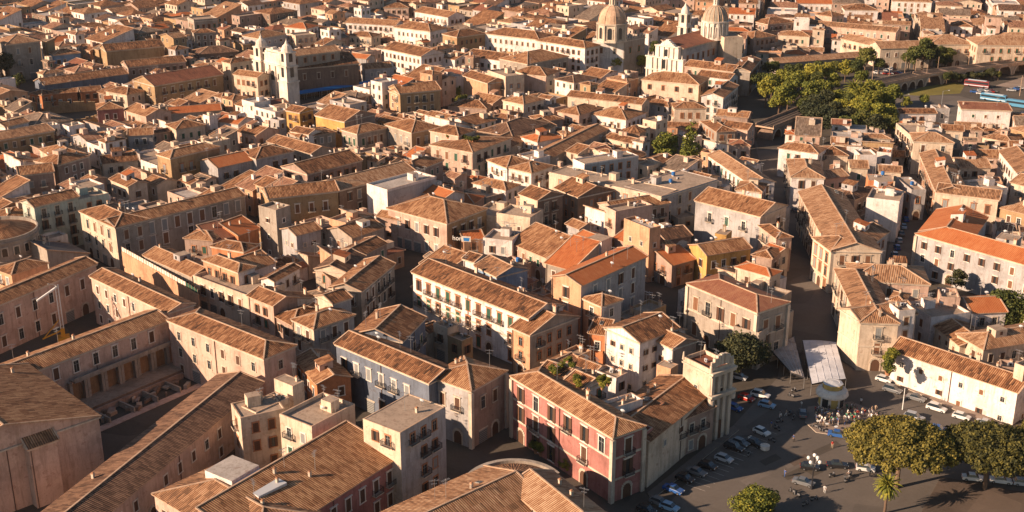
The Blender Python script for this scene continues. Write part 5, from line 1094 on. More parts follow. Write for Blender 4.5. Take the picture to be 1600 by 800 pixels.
for r_ in BLD:
    o = r_['o']; wf = o.get('wf', {}); Lx, D, h = r_['L'], r_['D'], r_['h']; dist = r_['c'].length
    nf = wf.get('nf', max(1, round(h/4.0)))
    if nf == 0: r_['nw'] = 0; continue
    near = dist < 345; sp = wf.get('sp', 3.4); ty = wf.get('s', 'n'); sty = wf.get('sty') or [rw.choice(STW) for _ in range(3)]
    sur = wf.get('sur') or rw.choice(('stone', 'stone', 'white', 'copper')); bal = 0 if wf.get('nobal') else wf.get('bal', .3); cnt = 0
    top = wf.get('top', 0); hh = h-(0.9 if r_['kind'] != 'f' else .4); fh = (hh-(0 if not top else 0))/nf
    for si, (ox, oy, dx, dy, ln) in enumerate(((0, 0, 1, 0, Lx), (Lx, 0, 0, 1, D), (0, D, 0, -1, D))):
        nrm = (r_['M'].to_3x3() @ Vector((dy, -dx, 0))); mid = r_['M'] @ Vector((ox+dx*ln/2, oy+dy*ln/2, h/2))
        if nrm.dot(EYES[0]-mid) < 0 : continue
        if si and not r_['label'] and r_['kind'] == 'a' and ln < 9.5 and rw.random() < .4 and not o.get('quoin'): continue
        n = int((ln-1.0)/sp); n = max(n, 1 if ln > 3.2 else 0); skip = set(i for i in range(n) if rw.random() < (.06 if near else .1))
        for f in range(nf):
            for i in range(n):
                if i in skip and f < nf-1 or cnt > 96: continue
                t = ln/2+(i-(n-1)/2)*min(sp, (ln-1)/max(n, 1)); ww, wh = SIZE[ty]; tt = ty
                if top: z = h-top-wh*.6
                else: z = f*fh+(fh-wh)*.42
                if z+wh > h-.4: z = h-.5-wh
                if tt == 'n' and fh < 2.9: tt = 's'; wh = 1.1; z = f*fh+1.1
                if f == 0 and not top and nf > 1: z = .05 if rw.random() < .6 else z
                lp_ = Vector((ox+dx*t, oy+dy*t, max(z, .05))); wp = r_['M'] @ (lp_+Vector((dy*.5, -dx*.5, wh/2)))
                if not seen(wp): continue
                rz = math.atan2(dy, dx); Tl = r_['T'] @ Matrix.Translation(lp_) @ Matrix.Rotation(rz, 4, 'Z') @ Matrix.Diagonal((1.15, 1, min(1.12, (fh-.7)/wh), 1)); cnt += 1; NW[0] += 1
                def put(src, par=None, Mx=Tl):
                    c = src.copy(); COL.objects.link(c); c.parent = par or r_['root']; c.matrix_basis = Mx if par is None else Matrix.Identity(4); return c
                if f == 0 and z < .1 and nf > 1 and tt != 's':
                    put(DOOR if (wf.get('arc') or rw.random() < .5) else GATE); continue
                st = rw.choice(sty)
                if near: w_ = put(SUR[tt, sur]); put(PAN[tt, st], w_)
                else: put(WIN[tt, sur, st])
                if f >= 1 and tt != 's' and rw.random() < bal:
                    if near: q_ = put(BSLAB); put(BRAIL, q_)
                    else: put(BALC)
    r_['nw'] = cnt
print('windows', NW[0], 'buildings', len(BLD), 'stuff', len(stuff))
# roof clutter
rc = random.Random(9)
for r_ in BLD:
    o = r_['o']; dist = r_['c'].length; Lx, D, h = r_['L'], r_['D'], r_['h']
    if dist > 620 or o.get('par') == 0.0: continue
    n = o.get('clut', 1+int(Lx*D/110)); n += 1 if dist < 420 else 0
    if r_['kind'] == 'f': n += 1
    for k in range(min(n, 6)):
        if min(Lx, D) < 3: break
        x, y = rc.uniform(1.2, Lx-1.2), rc.uniform(.5, .9)*D; z = r_['z'](x, y)+(.2 if r_['kind'] != 'f' else .02); q = rc.random()
        src = CH1 if q < .2 else CH2 if q < .3 else ANT if q < .62 else DISH if q < .86 else TANK if q < .90 else AC
        if src in (TANK, AC) and r_['kind'] != 'f': src = SKY if q < .93 else CH1
        wp = r_['M'] @ Vector((x, y, z+1.0))
        if not seen(wp): continue
        c = src.copy(); COL.objects.link(c); c.parent = r_['root']; rz = 0 if src in (CH1, CH2, SKY) else rc.uniform(-.6, .6)
        rx = Matrix.Identity(4)
        if src is SKY:
            e_ = .05; g_ = (r_['z'](x, y+e_)-r_['z'](x, y-e_))/(2*e_); gx_ = (r_['z'](x+e_, y)-r_['z'](x-e_, y))/(2*e_); rx = Matrix.Rotation(math.atan(g_), 4, 'X') @ Matrix.Rotation(-math.atan(gx_), 4, 'Y')
        if src is DISH: rz = R(150)-r_['ang']
        c.matrix_basis = r_['T'] @ Matrix.Translation((x, y, z)) @ Matrix.Rotation(rz, 4, 'Z') @ rx
    if r_['kind'] == 'f' and min(Lx, D) > 6.5 and o.get('par', .8) > .2 and dist < 600:
        x, y = rc.uniform(.3, .7)*Lx, D*.7; b = MB(); b.box((x, y, h+1.2), (2.8, 2.4, 2.4), r_['wall'].data.materials[0], top='deck'); ob = b.build('roof_room', r_['root']); ob.matrix_basis = r_['T']
    if r_['kind'] in 'hac' and Lx*D > 75 and min(Lx, D) > 7 and not o.get('wf') and rc.random() < .6:      # lodge built up through the roof
        q1, q2 = rc.uniform(2.6, 4.2), rc.uniform(2.6, 3.6); x, y = rc.uniform(.3, .7)*(Lx-q1), rc.uniform(.25, .75)*(D-q2); z0 = h-.3; z1 = r_['z'](x+q1/2, y+q2/2)+rc.uniform(1.2, 2.0); b = MB(); wk_ = rc.choice(('Ww', 'Wc', 'Wp', 'Wg'))
        b.prism([(x, y), (x+q1, y), (x+q1, y+q2), (x, y+q2)], z0, z1, wk_, 'deck'); b.box((x+q1*.4, y-.03, z1-.9), (.8, .08, .9), 'glass'); b.box((x+q1+.03, y+q2*.5, z1-.9), (.08, .8, .9), 'sh_brown')
        if rc.random() < .65: b.tface([(x-.2, y-.25, z1), (x+q1+.2, y-.25, z1), (x+q1+.2, y+q2+.2, z1+.8), (x-.2, y+q2+.2, z1+.8)], 'T'+rc.choice('127')); b.face([(x+q1, y, z1), (x+q1, y+q2, z1), (x+q1, y+q2, z1+.75)], wk_); b.face([(x, y, z1), (x, y+q2, z1), (x, y+q2, z1+.75)], wk_)
        ob = b.build('roof_room', r_['root']); ob.matrix_basis = r_['T']
    if dist < 330 and r_['kind'] != 'f' and h > 8:
        b = MB(); b.tube((Lx*.5 if Lx > 14 else .35, -.12, 0), (Lx*.5 if Lx > 14 else .35, -.12, h-.3), .09, .09, 'pipe', 6); ob = b.build('drain_pipe', r_['root']); ob.matrix_basis = r_['T']
# ---------------------------------------------------------------- labels of the many houses
LM = [('twin-towered church', 430, 100), ('great cream dome', 957, 40), ('cathedral', 1090, 80), ('long white palazzo', 740, 460), ('red palazzo', 890, 660), ('big orange-roofed block', 945, 440),
      ('bright yellow house', 1140, 400), ('neoclassical palazzo', 1150, 490), ('grey orange-roofed palazzo', 1520, 390), ('long flat-roofed palazzo', 1000, 295), ('roof-garden palazzo', 735, 235), ('white cube', 620, 300),
      ('dark grey-green palazzo', 250, 350), ('round brick tower', 155, 70), ('ochre palace', 295, 140), ('orange and white villa', 357, 410), ('white-shuttered stone palazzo', 290, 250), ('octagonal chapel', 991, 200),
      ('palm park', 1290, 150), ('brick warehouse', 655, 335), ('tall cream street block', 1300, 350), ('white bus-side house', 1540, 180), ('left ruins', 110, 180), ('pale green house', 90, 340), ('arched loggia palazzo', 580, 215), ('dark blue palazzo', 600, 560), ('arcaded terrace of houses', 900, 230), ('brown brick palace', 655, 150), ('huge dark brick side wall', 870, 330)]
RN = {'h': 'hipped', 'a': 'gabled', 'c': 'gabled', 'f': 'flat', 'A': 'single-slope', 'B': 'single-slope', 'C': 'single-slope', 'E': 'single-slope'}
OR = ['nearest', 'second nearest', 'third nearest', 'fourth nearest', 'fifth nearest', 'sixth nearest', 'seventh nearest', 'eighth nearest', 'ninth nearest', 'tenth nearest']
gr = {}
for r_ in BLD:
    if not r_['top'] or r_['label']: continue
    x, y = PIX((r_['c'].x, r_['c'].y, r_['h'])); nm, lx_, ly_ = min(LM, key=lambda m: math.hypot(m[1]-x, (m[2]-y)*1.6)); dx, dy = x-lx_, (y-ly_)*1.6
    dr = ('right of' if dx > 0 else 'left of') if abs(dx) > abs(dy) else ('below' if dy > 0 else 'above')
    key = (WNAME[r_['wk'][0]], RN[r_['kind']], TNAME[r_['tk'][-1]] if r_['kind'] != 'f' else 'tan', dr, nm); gr.setdefault(key, []).append((math.hypot(dx, dy), r_))
for key, ls in gr.items():
    ls.sort(key=lambda t: t[0]); w_, rn_, tn, dr, nm = key
    for i, (d_, r_) in enumerate(ls):
        r_['root']['label'] = '%s-walled house, %s %s roof, %s%s the %s' % (w_, tn, rn_, OR[min(i, 9)]+' such ' if len(ls) > 1 else '', dr, nm); r_['root']['category'] = 'house'
    for i, (d_, r_) in enumerate(ls): r_['root']['group'] = 'houses of the old town'
# ---------------------------------------------------------------- trees
def leaves(name, blobs, n, size, mat, seed, flat_=0.0, shell=.35):
    rg = np.random.default_rng(seed); bl = np.array(blobs); w = bl[:, 3]**2; w /= w.sum(); idx = rg.choice(len(bl), n, p=w)
    d = rg.normal(size=(n, 3)); d /= np.linalg.norm(d, axis=1)[:, None]; rad = bl[idx, 3]*(1-shell*rg.random(n)**1.5)*(.9+.25*rg.random(n))
    c = bl[idx, :3]+d*rad[:, None]*np.array([1, 1, .8]); nn = d*.8+rg.normal(size=(n, 3))*.55+np.array([0, 0, flat_]); nn /= np.linalg.norm(nn, axis=1)[:, None]
    t = np.cross(nn, rg.normal(size=(n, 3))); t /= np.linalg.norm(t, axis=1)[:, None]; u = np.cross(nn, t); s_ = (size*(.6+.8*rg.random(n)))[:, None]
    v = np.stack([c-t*s_, c-u*s_*.7, c+t*s_, c+u*s_*.7], 1).reshape(-1, 3)
    me = bpy.data.meshes.new(name); me.from_pydata(v.tolist(), [], np.arange(4*n).reshape(-1, 4).tolist()); me.materials.append(M[mat]); me.update(); return me
def blobs_round(seed, R_, H, zc, n=16, q=.42):
    rg = random.Random(seed); o = []
    for i in range(n):
        t = 2*math.pi*i*.618; zf = rg.uniform(-.75, 1); rr_ = math.sqrt(max(0, 1-zf*zf))*rg.uniform(.45, .8); o.append((R_*rr_*math.cos(t), R_*rr_*math.sin(t), zc+H*zf*.62, R_*q*rg.uniform(.7, 1.15)))
    o.append((0, 0, zc, R_*.6)); return o
CR = {}
for i in range(3):
    for k in ('leaf', 'leafy', 'leafd'): CR['round', k, i] = leaves('crown', blobs_round(i+4, 3.4, 3.6, 6.2, 18), 2300, .30, k, i)
def pine_blobs(seed):
    rg = random.Random(seed); o = []
    for i in range(60):
        t = i*2.399; r = 9.4*math.sqrt((i+.5)/60); zz = 11.6-2.4*(r/9.4)**2+rg.uniform(-.4, .4); o.append((r*math.cos(t), r*math.sin(t), zz, rg.uniform(1.25, 1.9)))
    return o
for i in range(2): CR['pine', 'leafp', i] = leaves('crown', pine_blobs(i+2), 26000, .26, 'leafp', i+10, .3, .5)
CR['cyp', 'leaf', 0] = leaves('crown', [(random.Random(i).uniform(-.7, .7), random.Random(i+9).uniform(-.7, .7), 1.5+i*.75, 1.7*(1-(i/14)**1.6)+.45) for i in range(14)], 2600, .26, 'leafy', 3)
CR['big', 'leafd', 0] = leaves('crown', blobs_round(31, 6.0, 4.6, 5.6, 34, .34), 9000, .27, 'leafd', 33)
CR['big', 'leafy', 0] = leaves('crown', blobs_round(32, 6.0, 4.6, 5.6, 34, .34), 9000, .27, 'leafy', 34)
CR['big', 'leaf', 0] = leaves('crown', blobs_round(36, 6.0, 4.6, 5.6, 34, .34), 9000, .27, 'leaf', 35)
def trunk_mesh(h, r, limbs=5, spread=2.0, lh=2.5):
    b = MB(); b.tube((0, 0, -.1), (.15, .1, h*.6), r, r*.75, 'bark', 8); b.tube((.15, .1, h*.6), (0, 0, h), r*.75, r*.55, 'bark', 8)
    for i in range(limbs): t = 2*math.pi*i/limbs; b.tube((0, 0, h*.85), (spread*math.cos(t), spread*math.sin(t), h+lh), r*.42, r*.12, 'bark', 6)
    o = b.build('trunk'); me = o.data; bpy.data.objects.remove(o); return me
TR = {'round': trunk_mesh(3.6, .28), 'pine': trunk_mesh(7.2, .5, 9, 6.5, 3.4), 'cyp': trunk_mesh(3, .22, 2, .4, 3), 'big': trunk_mesh(3.4, .45, 7, 3.4, 2.6)}
def frond_mesh(nf, ln, seed, k):
    rg = random.Random(seed); b = MB()
    for i in range(nf):
        t = i*2.399; el = R(75-125*(i/nf)); prev = Vector((0, 0, 0)); d = Vector((math.cos(t)*math.cos(el), math.sin(t)*math.cos(el), math.sin(el))); w_ = .34*ln/3
        for j in range(6):
            nx = prev+d*(ln/6); d = (d+Vector((0, 0, -.22))).normalized(); sd = Vector((-math.sin(t), math.cos(t), 0)); ws = w_*(1-j/7.5)
            b.face([prev-sd*ws-Vector((0, 0, ws*.5)), prev, nx, nx-sd*ws-Vector((0, 0, ws*.5))], k); b.face([prev+sd*ws-Vector((0, 0, ws*.5)), prev, nx, nx+sd*ws-Vector((0, 0, ws*.5))], k); prev = nx
    o = b.build('crown'); me = o.data; bpy.data.objects.remove(o); return me
PALM = frond_mesh(80, 3.4, 1, 'leafy'); b = MB(); b.tube((0, 0, -.1), (0, 0, 7), .32, .26, 'bark', 9); o = b.build('trunk'); PT = o.data; bpy.data.objects.remove(o)
def tree(kind, mat, i, px, py, s_, label, group=None, rz=None, name='tree', cat='tree', zs=1.0, z=0.0):
    p = P(px, py, z); r = empty(name, p, rt_.uniform(0, 6.28) if rz is None else rz, label, cat, group)
    for nm, me in (('trunk', PT if kind == 'palm' else TR[kind]), ('crown', PALM if kind == 'palm' else CR[kind, mat, i])):
        c = bpy.data.objects.new(nm, me); COL.objects.link(c); c.parent = r
        if kind == 'palm' and nm == 'crown': c.location = (0, 0, 7)
    r.scale = (s_, s_, s_*zs); return r
rt_ = random.Random(4)
tree('pine', 'leafp', 0, 1400, 762, 1.08, 'great spreading stone pine left of the two at the square, bottom right', name='stone_pine', rz=.3)
tree('pine', 'leafp', 1, 1538, 764, 1.0, 'second great stone pine with a visible trunk at the lower right', name='stone_pine', rz=1.2)
tree('pine', 'leafp', 0, 1640, 735, .8, 'stone pine cut by the right edge of the photo', name='stone_pine', rz=2.0)
tree('big', 'leafp' if False else 'leafy', 0, 1178, 812, .85, 'rounded olive tree at the bottom edge below the dark cars', zs=.8)
tree('big', 'leafd', 0, 1155, 592, 1.15, 'large dark tree with yellow tips before the neoclassical palazzo', zs=1.05)
tree('big', 'leaf', 0, 1563, 512, 1.25, 'spreading bright green tree behind the low orange-roofed farmhouse', zs=.85)
tree('big', 'leaf', 0, 1610, 520, 1.0, 'green tree at the right edge behind the orange-roofed farmhouse', zs=.9)
tree('round', 'leafd', 1, 1492, 462, .85, 'dark tree shape standing in for tree shade under the grey orange-roofed palazzo')  # dark crown added where only the shade of a tree lies
tree('palm', '', 0, 1382, 802, .9, 'short shaggy palm with pale fronds between the stone pines', name='palm_tree', cat='palm')
tree('round', 'leafy', 0, 1038, 270, 1.65, 'round yellow-green tree in the court beside the round apse'); tree('cyp', 'leaf', 0, 1076, 276, 1.8, 'tall feathery yellow-green conifer in the court', name='conifer')
tree('round', 'leafy', 1, 1212, 415, .8, 'small bushy green tree in the dark main street')
tree('round', 'leafy', 2, 966, 119, 1.25, 'round yellow-green tree before the domed church, left one'); tree('round', 'leafy', 0, 1002, 116, 1.1, 'round yellow-green tree before the domed church, right one'); tree('round', 'leaf', 1, 1022, 90, 1.0, 'green tree squeezed beside the white cathedral front')
tree('palm', '', 0, 716, 160, .8, 'small bright palm in the walled garden right of the brown brick palace', name='palm_tree', cat='palm'); tree('round', 'leafy', 2, 722, 176, .95, 'bushy yellow-green tree in the walled garden'); tree('round', 'leaf', 1, 655, 188, .8, 'shaded green tree beneath the brown brick palace')
tree('round', 'leafd', 0, 12, 128, 1.6, 'dark tree mass at the left edge below the stone palace'); tree('round', 'leafd', 2, 52, 118, 1.1, 'dark bushy tree in front of the massive stone palace'); tree('round', 'leaf', 0, 30, 148, 1.1, 'dull green tree above the left ruins')
pk_l = [(1195, 168, 1.5, 'leafy'), (1216, 186, 1.6, 'leafy'), (1240, 160, 1.7, 'leafy'), (1262, 172, 1.5, 'leafy'), (1232, 138, 1.3, 'leaf'), (1268, 140, 1.5, 'leafy'), (1290, 136, 1.3, 'leafy'), (1300, 150, 1.2, 'leafy'), (1285, 162, 1.3, 'leafy'),
        (1350, 118, 1.6, 'leaf'), (1320, 128, 1.2, 'leafy'), (1345, 140, 1.1, 'leafy'), (1372, 118, 1.0, 'leaf'), (1440, 112, 1.9, 'leaf'), (1418, 112, 1.2, 'leaf'), (1464, 104, 1.2, 'leaf'), (1500, 101, 1.2, 'leafy'),
        (1264, 205, 1.5, 'leafd'), (1282, 215, 1.5, 'leafd'), (1300, 220, 1.4, 'leafd'), (1320, 222, 1.3, 'leaf'), (1342, 220, 1.4, 'leaf'), (1365, 224, 1.3, 'leafd'), (1388, 220, 1.2, 'leaf'), (1310, 196, 1.3, 'leafy'), (1335, 200, 1.4, 'leafy'),
        (1185, 150, 1.3, 'leaf'), (1205, 160, 1.5, 'leafy'), (1222, 150, 1.4, 'leafy'), (1250, 150, 1.4, 'leafy'), (1275, 152, 1.3, 'leaf'), (1230, 172, 1.4, 'leafy'), (1255, 188, 1.2, 'leaf'), (1272, 192, 1.4, 'leafd'), (1300, 206, 1.4, 'leafd'), (1320, 208, 1.3, 'leafd'), (1345, 206, 1.4, 'leafy'), (1366, 208, 1.4, 'leafy'), (1384, 204, 1.3, 'leafy'), (1310, 178, 1.2, 'leafy'), (1325, 188, 1.3, 'leaf'), (1336, 128, 1.3, 'leaf'), (1305, 126, 1.1, 'leaf'), (1278, 126, 1.1, 'leaf'), (1428, 108, 1.4, 'leaf'), (1452, 110, 1.4, 'leafd'), (1480, 104, 1.1, 'leaf'),
        (1358, 190, 1.6, 'leafy'), (1380, 186, 1.5, 'leafy'), (1392, 172, 1.3, 'leafy'), (1362, 168, 1.5, 'leafy'), (1260, 228, 1.1, 'leafd'), (1414, 174, .75, 'leafy'), (1443, 170, .75, 'leafy'), (1290, 182, 1.3, 'leafd'), (1246, 128, 1.0, 'leaf'), (1204, 130, 1.3, 'leaf')]
DW = {'leafy': 'yellow-green', 'leaf': 'olive green', 'leafd': 'dark'}
for i, (x, y, s_, k) in enumerate(pk_l): tree('round', k, i % 3, x, y, s_, '%s park tree at %s of the wooded park by the viaduct' % (DW[k], ['the far edge', 'the near edge'][y > 165]), 'trees of the wooded park')
for i, (x, y, s_) in enumerate(((1330, 172, 1.5), (1338, 178, 1.35), (1345, 172, 1.4))): tree('palm', '', 0, x, y, s_, 'tall palm with a brown skirt in the middle of the park', 'palms in the park', name='palm_tree', cat='palm')
for i in range(26):
    t = i/25; x, y = (1478+135*t, 142-6*math.sin(t*3)+rt_.uniform(-2, 2)) if i < 16 else (1455+rt_.uniform(0, 80), 108-rt_.uniform(0, 5)) ; tree('round', 'leafd' if i % 3 else 'leaf', i % 3, x, y-(10 if i < 16 else 0), rt_.uniform(.45, .7), 'low rounded shrub in the hedge along the viaduct', 'shrubs along the viaduct', name='shrub', cat='shrub')
def shrub(px, py, z, s_, label, grp=None, k='leafy'):
    r = empty('potted_shrub', P(px, py, z), rt_.uniform(0, 6), label, 'shrub', grp); c = bpy.data.objects.new('foliage', CR['round', k, rt_.randrange(3)]); COL.objects.link(c); c.parent = r; c.location = (0, 0, -2.2*.14*3); c.scale = (.22, .22, .22); c.location.z = -.35
    b = MB(); b.lathe((0, 0, 0), [(.25, 0), (.38, .5), (.42, .55), (.01, .5)], 'copper', 8); o = b.build('pot', r); r.scale = (s_,)*3
for i, (x, y) in enumerate([(862, 584), (868, 588), (884, 574), (893, 579), (901, 598), (903, 607), (889, 571), (875, 580)]): shrub(x, y, 14.9, 1.25, 'yellow-leaved shrub on the potted terrace behind the red palazzo', 'shrubs on the potted terrace')
for i, (x, y) in enumerate([(937, 601), (944, 598), (950, 603), (941, 609)]): shrub(x, y, 15, 1.15, 'golden shrub on the white rooftop block behind the red palazzo', 'shrubs on the white rooftop block')
for i in range(13): shrub(700+i*3.9, 217-3*math.sin(i*.5)+i*.2, 14.5, 1.2, 'shrub in the roof garden of the pink palazzo', 'shrubs in the roof garden', 'leaf' if i % 3 else 'leafy')
for (x, y) in ((838, 708), (846, 712), (870, 722), (880, 730), (888, 738)): shrub(x, y, 0, 2.0, 'yellow bush at the foot of the red palazzo', 'bushes at the foot of the red palazzo')
for (x, y) in ((1388, 575), (1393, 566), (1387, 586)): shrub(x, y, 6, 2.2, 'yellow-green creeper on the corner of the long low white house', 'creepers on the white house corner')
# ---------------------------------------------------------------- vehicles
def extr(b, prof, y0, y1, k, ins=0.0, zc=0.0):
    n = len(prof); A = [(x, y0+(ins if z > zc else 0), z) for x, z in prof]; C_ = [(x, y1-(ins if z > zc else 0), z) for x, z in prof]
    for i in range(n): j = (i+1) % n; b.face([A[i], C_[i], C_[j], A[j]], k)
    b.face(A, k); b.face(C_[::-1], k)
def car_template(kind):
    L_ = {'hatch': 1.95, 'sedan': 2.2, 'wagon': 2.25}[kind]; hh = 1.48 if kind != 'wagon' else 1.7; rx = {'hatch': -1.75, 'sedan': -1.35, 'wagon': -2.1}[kind]
    r = bpy.data.objects.new('parked_car', None); b = MB(); M['paint'] = M['rim']
    extr(b, [(-L_, .32), (L_-.1, .28), (L_, .55), (L_-.12, .78), (1.05, .98), (rx-.15, 1.0), (-L_+.02, .9)], -.86, .86, 'paint', .08, .85); extr(b, [(rx+.42, hh-.02), (.42, hh-.02), (.32, hh+.05), (rx+.5, hh+.05)], -.64, .64, 'paint')
    parts = [b.build('body')]; b = MB(); extr(b, [(rx, .96), (1.05, .96), (.42, hh), (rx+.42, hh)], -.78, .78, 'carglass', .14, 1.2); parts.append(b.build('windows'))
    for x in (-L_+.75, L_-.75):
        for y in (-.86, .86): b = MB(); b.tube((0, -.1, 0), (0, .1, 0), .32, .32, 'tyre', 12); b.tube((0, -.12, 0), (0, .12, 0), .18, .18, 'rim', 8); o = b.build('wheel'); o.location = (x, y*.93, .32); parts.append(o)
    for y in (-.62, .62):
        b = MB(); b.box((0, 0, 0), (.1, .34, .16), 'lampw'); o = b.build('headlight'); o.location = (L_-.03, y, .66); parts.append(o)
        b = MB(); b.box((0, 0, 0), (.08, .26, .2), 'tail'); o = b.build('tail_light'); o.location = (-L_, y, .72); parts.append(o)
    for o in parts: COL.objects.unlink(o)
    return parts
CT = {k: car_template(k) for k in ('hatch', 'sedan', 'wagon')}
PAINT = {}
for n_, c_ in (('white', (.62, .61, .58)), ('silver', (.38, .39, .40)), ('grey', (.14, .145, .15)), ('black', (.02, .02, .022)), ('blue', (.03, .10, .30)), ('pale blue', (.22, .36, .50)), ('red', (.35, .03, .02))): PAINT[n_] = nmat('paint_'+n_.replace(' ', '_'), c_, .25, .0, .7)
def car(px, py, ang, kind, colr, label, grp=None):
    r = empty('parked_car', P(px, py), R(ang), label, 'car', grp)
    for o in CT[kind]:
        c = o.copy(); COL.objects.link(c); c.parent = r
        if o.name.startswith('body'): c.material_slots[0].link = 'OBJECT'; c.material_slots[0].material = PAINT[colr]
for a in [(1190, 678, -48, 'hatch', 'white', 'white hatchback angled in the sunlit middle of the left row of cars'), (1131, 720, -38, 'hatch', 'silver', 'silver car lit at its side in the left row, above the darkest cars'), (1178, 695, -45, 'sedan', 'black', 'black car tucked behind the white hatchback in the left row'),
          (1147, 702, -40, 'wagon', 'black', 'black car between the silver car and the white hatchback'), (1157, 695, -42, 'hatch', 'grey', 'dark grey car two down from the white hatchback'), (1106, 731, -38, 'hatch', 'black', 'black car just below the silver car'), (1088, 741, -38, 'sedan', 'grey', 'dark grey car in the deep shade below the silver car'), (1070, 751, -38, 'hatch', 'black', 'black car halfway down the shaded church side'),
          (1052, 768, -38, 'sedan', 'blue', 'dark blue car near the bottom of the shaded row'), (1030, 788, -38, 'hatch', 'grey', 'grey car near the bottom edge before the red palazzo'), (1046, 796, -35, 'hatch', 'pale blue', 'pale blue car on the bottom edge of the photo'), (1010, 800, -38, 'hatch', 'black', 'black car at the bottom edge under the red palazzo'),
          (1188, 620, -30, 'wagon', 'white', 'white estate car under the edge of the dark tree'), (1198, 636, -30, 'hatch', 'pale blue', 'pale blue car right below the white estate car'), (1166, 625, -40, 'hatch', 'red', 'red car in the shade left of the white estate car'), (1155, 592, -30, 'hatch', 'silver', 'silver car half hidden under the dark tree'), (1147, 640, -40, 'hatch', 'blue', 'blue car beside the church front'),
          (1254, 649, 80, 'hatch', 'grey', 'dark car alone left of the crowd'), (1309, 682, -20, 'sedan', 'blue', 'blue car at the lower rim of the crowd pavement'), (1308, 730, -5, 'sedan', 'black', 'black saloon in the middle of the dark lower square'), (1255, 757, -30, 'sedan', 'grey', 'dark grey saloon left of the ornate lamp'), (1265, 733, -10, 'hatch', 'black', 'black car above the ornate lamp'), (1352, 735, -15, 'hatch', 'white', 'white car peeping out left of the big stone pine'),
          (1394, 612, -38, 'wagon', 'grey', 'dark estate car first in the row below the blue door'), (1431, 625, -38, 'sedan', 'grey', 'dark green-grey saloon second in the row by the white house'), (1463, 641, -38, 'wagon', 'white', 'cream-white car third in the row by the white house'), (1428, 655, -34, 'wagon', 'silver', 'silver van-like car in front of the row, over the pine'), (1502, 654, -36, 'hatch', 'white', 'white hatchback fourth in the row by the white house'), (1540, 665, -36, 'sedan', 'silver', 'silver car at the right end of the row by the white house'),
          (1465, 674, -25, 'hatch', 'blue', 'blue car just behind the pine tops'), (1520, 750, -12, 'sedan', 'white', 'white car left of the bare pine trunk'), (1563, 754, -14, 'sedan', 'white', 'white car right of the bare pine trunk'), (1598, 758, -12, 'hatch', 'silver', 'silver car at the right edge beyond the pine trunk'), (1381, 596, -38, 'hatch', 'white', 'small white car at the corner by the creeper')]: car(*a)
rk = random.Random(8)
for i in range(7): x, y = 1412-6*math.sin(i)*0-i*3.4, 345+i*11; car(x+3, y, 83, rk.choice(('hatch', 'sedan')), ['blue', 'pale blue', 'grey', 'silver', 'blue', 'pale blue', 'white'][i], '%s car parked in the shaded side street, number %s from its far end' % (['blue', 'pale blue', 'grey', 'silver', 'blue', 'pale blue', 'white'][i], ['first', 'second', 'third', 'fourth', 'fifth', 'sixth', 'last'][i]), 'cars parked in the shaded side street')
for i in range(26): x, y = (1366+rk.uniform(0, 40), 100+rk.uniform(0, 18)) if i < 15 else (1520+rk.uniform(0, 75), 143+rk.uniform(-4, 5)); cn = rk.choice(('white', 'silver', 'grey', 'white', 'blue', 'red')); car(x, y, rk.choice((0, 90, -14)), rk.choice(('hatch', 'sedan')), cn, '%s car in the distant car park %s' % (cn, 'beyond the viaduct' if i < 15 else 'by the coaches'), 'cars in the distant car parks')
for i in range(5): x, y = 1246-i*2.5, 330-i*18; cn = ('grey', 'white', 'silver', 'black', 'blue')[i]; car(x-4, y, 85, 'hatch', cn, '%s car parked along the dark main street' % cn, 'cars parked along the main street')
def bus(px, py, ang, k, band, label):
    r = empty('coach', P(px, py), R(ang), label, 'bus'); b = MB(); extr(b, [(-6, .45), (6, .45), (6.1, 1.6), (5.8, 3.3), (5.5, 3.45), (-5.8, 3.45), (-6, 3.2)], -1.25, 1.25, k); part(b, 'body', r)
    b = MB(); b.box((0, 0, 2.35), (11.4, 2.56, .95), 'carglass'); b.box((5.98, 0, 2.2), (.2, 2.2, 1.5), 'carglass'); part(b, 'windows', r); b = MB(); b.box((0, 0, 3.5), (9, 2.0, .12), band); b.box((0, 0, 1.0), (11.8, 2.55, .35), band); part(b, 'stripe', r)
    for x in (-3.6, 3.8):
        for y in (-1.15, 1.15): b = MB(); b.tube((x, y-.15, .5), (x, y+.15, .5), .5, .5, 'tyre', 12); part(b, 'wheel', r)
M['busblue'] = nmat('bus_blue', (.08, .24, .38), .3); M['busred'] = nmat('bus_red', (.20, .04, .04), .3); M['buswhite'] = nmat('bus_white', (.55, .62, .66), .3)
bus(1552, 158, -40, 'busblue', 'buswhite', 'light blue and white coach left of the other blue coach'); bus(1592, 168, -40, 'busblue', 'busblue', 'bright blue coach at the right edge'); bus(1526, 136, -35, 'busred', 'buswhite', 'dark red coach with a white roof under the viaduct')
# scooters
SC = []
b = MB(); b.box((0, 0, .38), (.7, .32, .12), 'iron'); b.box((-.45, 0, .6), (.6, .36, .4), 'rim'); b.box((.42, 0, .62), (.12, .4, .7), 'rim'); SC.append(b.build('body')); b = MB(); b.box((-.4, 0, .84), (.75, .3, .12), 'tyre'); SC.append(b.build('seat'))
b = MB(); b.bar((.48, -.32, 1.05), (.48, .32, 1.05), .05, .05, 'iron'); b.tube((.62, 0, .3), (.45, 0, 1.05), .04, .04, 'iron', 6); SC.append(b.build('handlebar'))
for x in (-.6, .65): b = MB(); b.tube((x, -.06, .25), (x, .06, .25), .25, .25, 'tyre', 10); SC.append(b.build('wheel'))
for o in SC: COL.objects.unlink(o)
sc_p = [(1234, 648), (1240, 655), (1215, 672), (1210, 668), (1218, 660), (1280, 672), (1288, 676), (1272, 668), (1245, 775), (1238, 770), (1300, 745), (1328, 745), (1320, 752), (1272, 782), (1258, 790), (1240, 612), (1236, 620), (1206, 690), (1170, 712)]
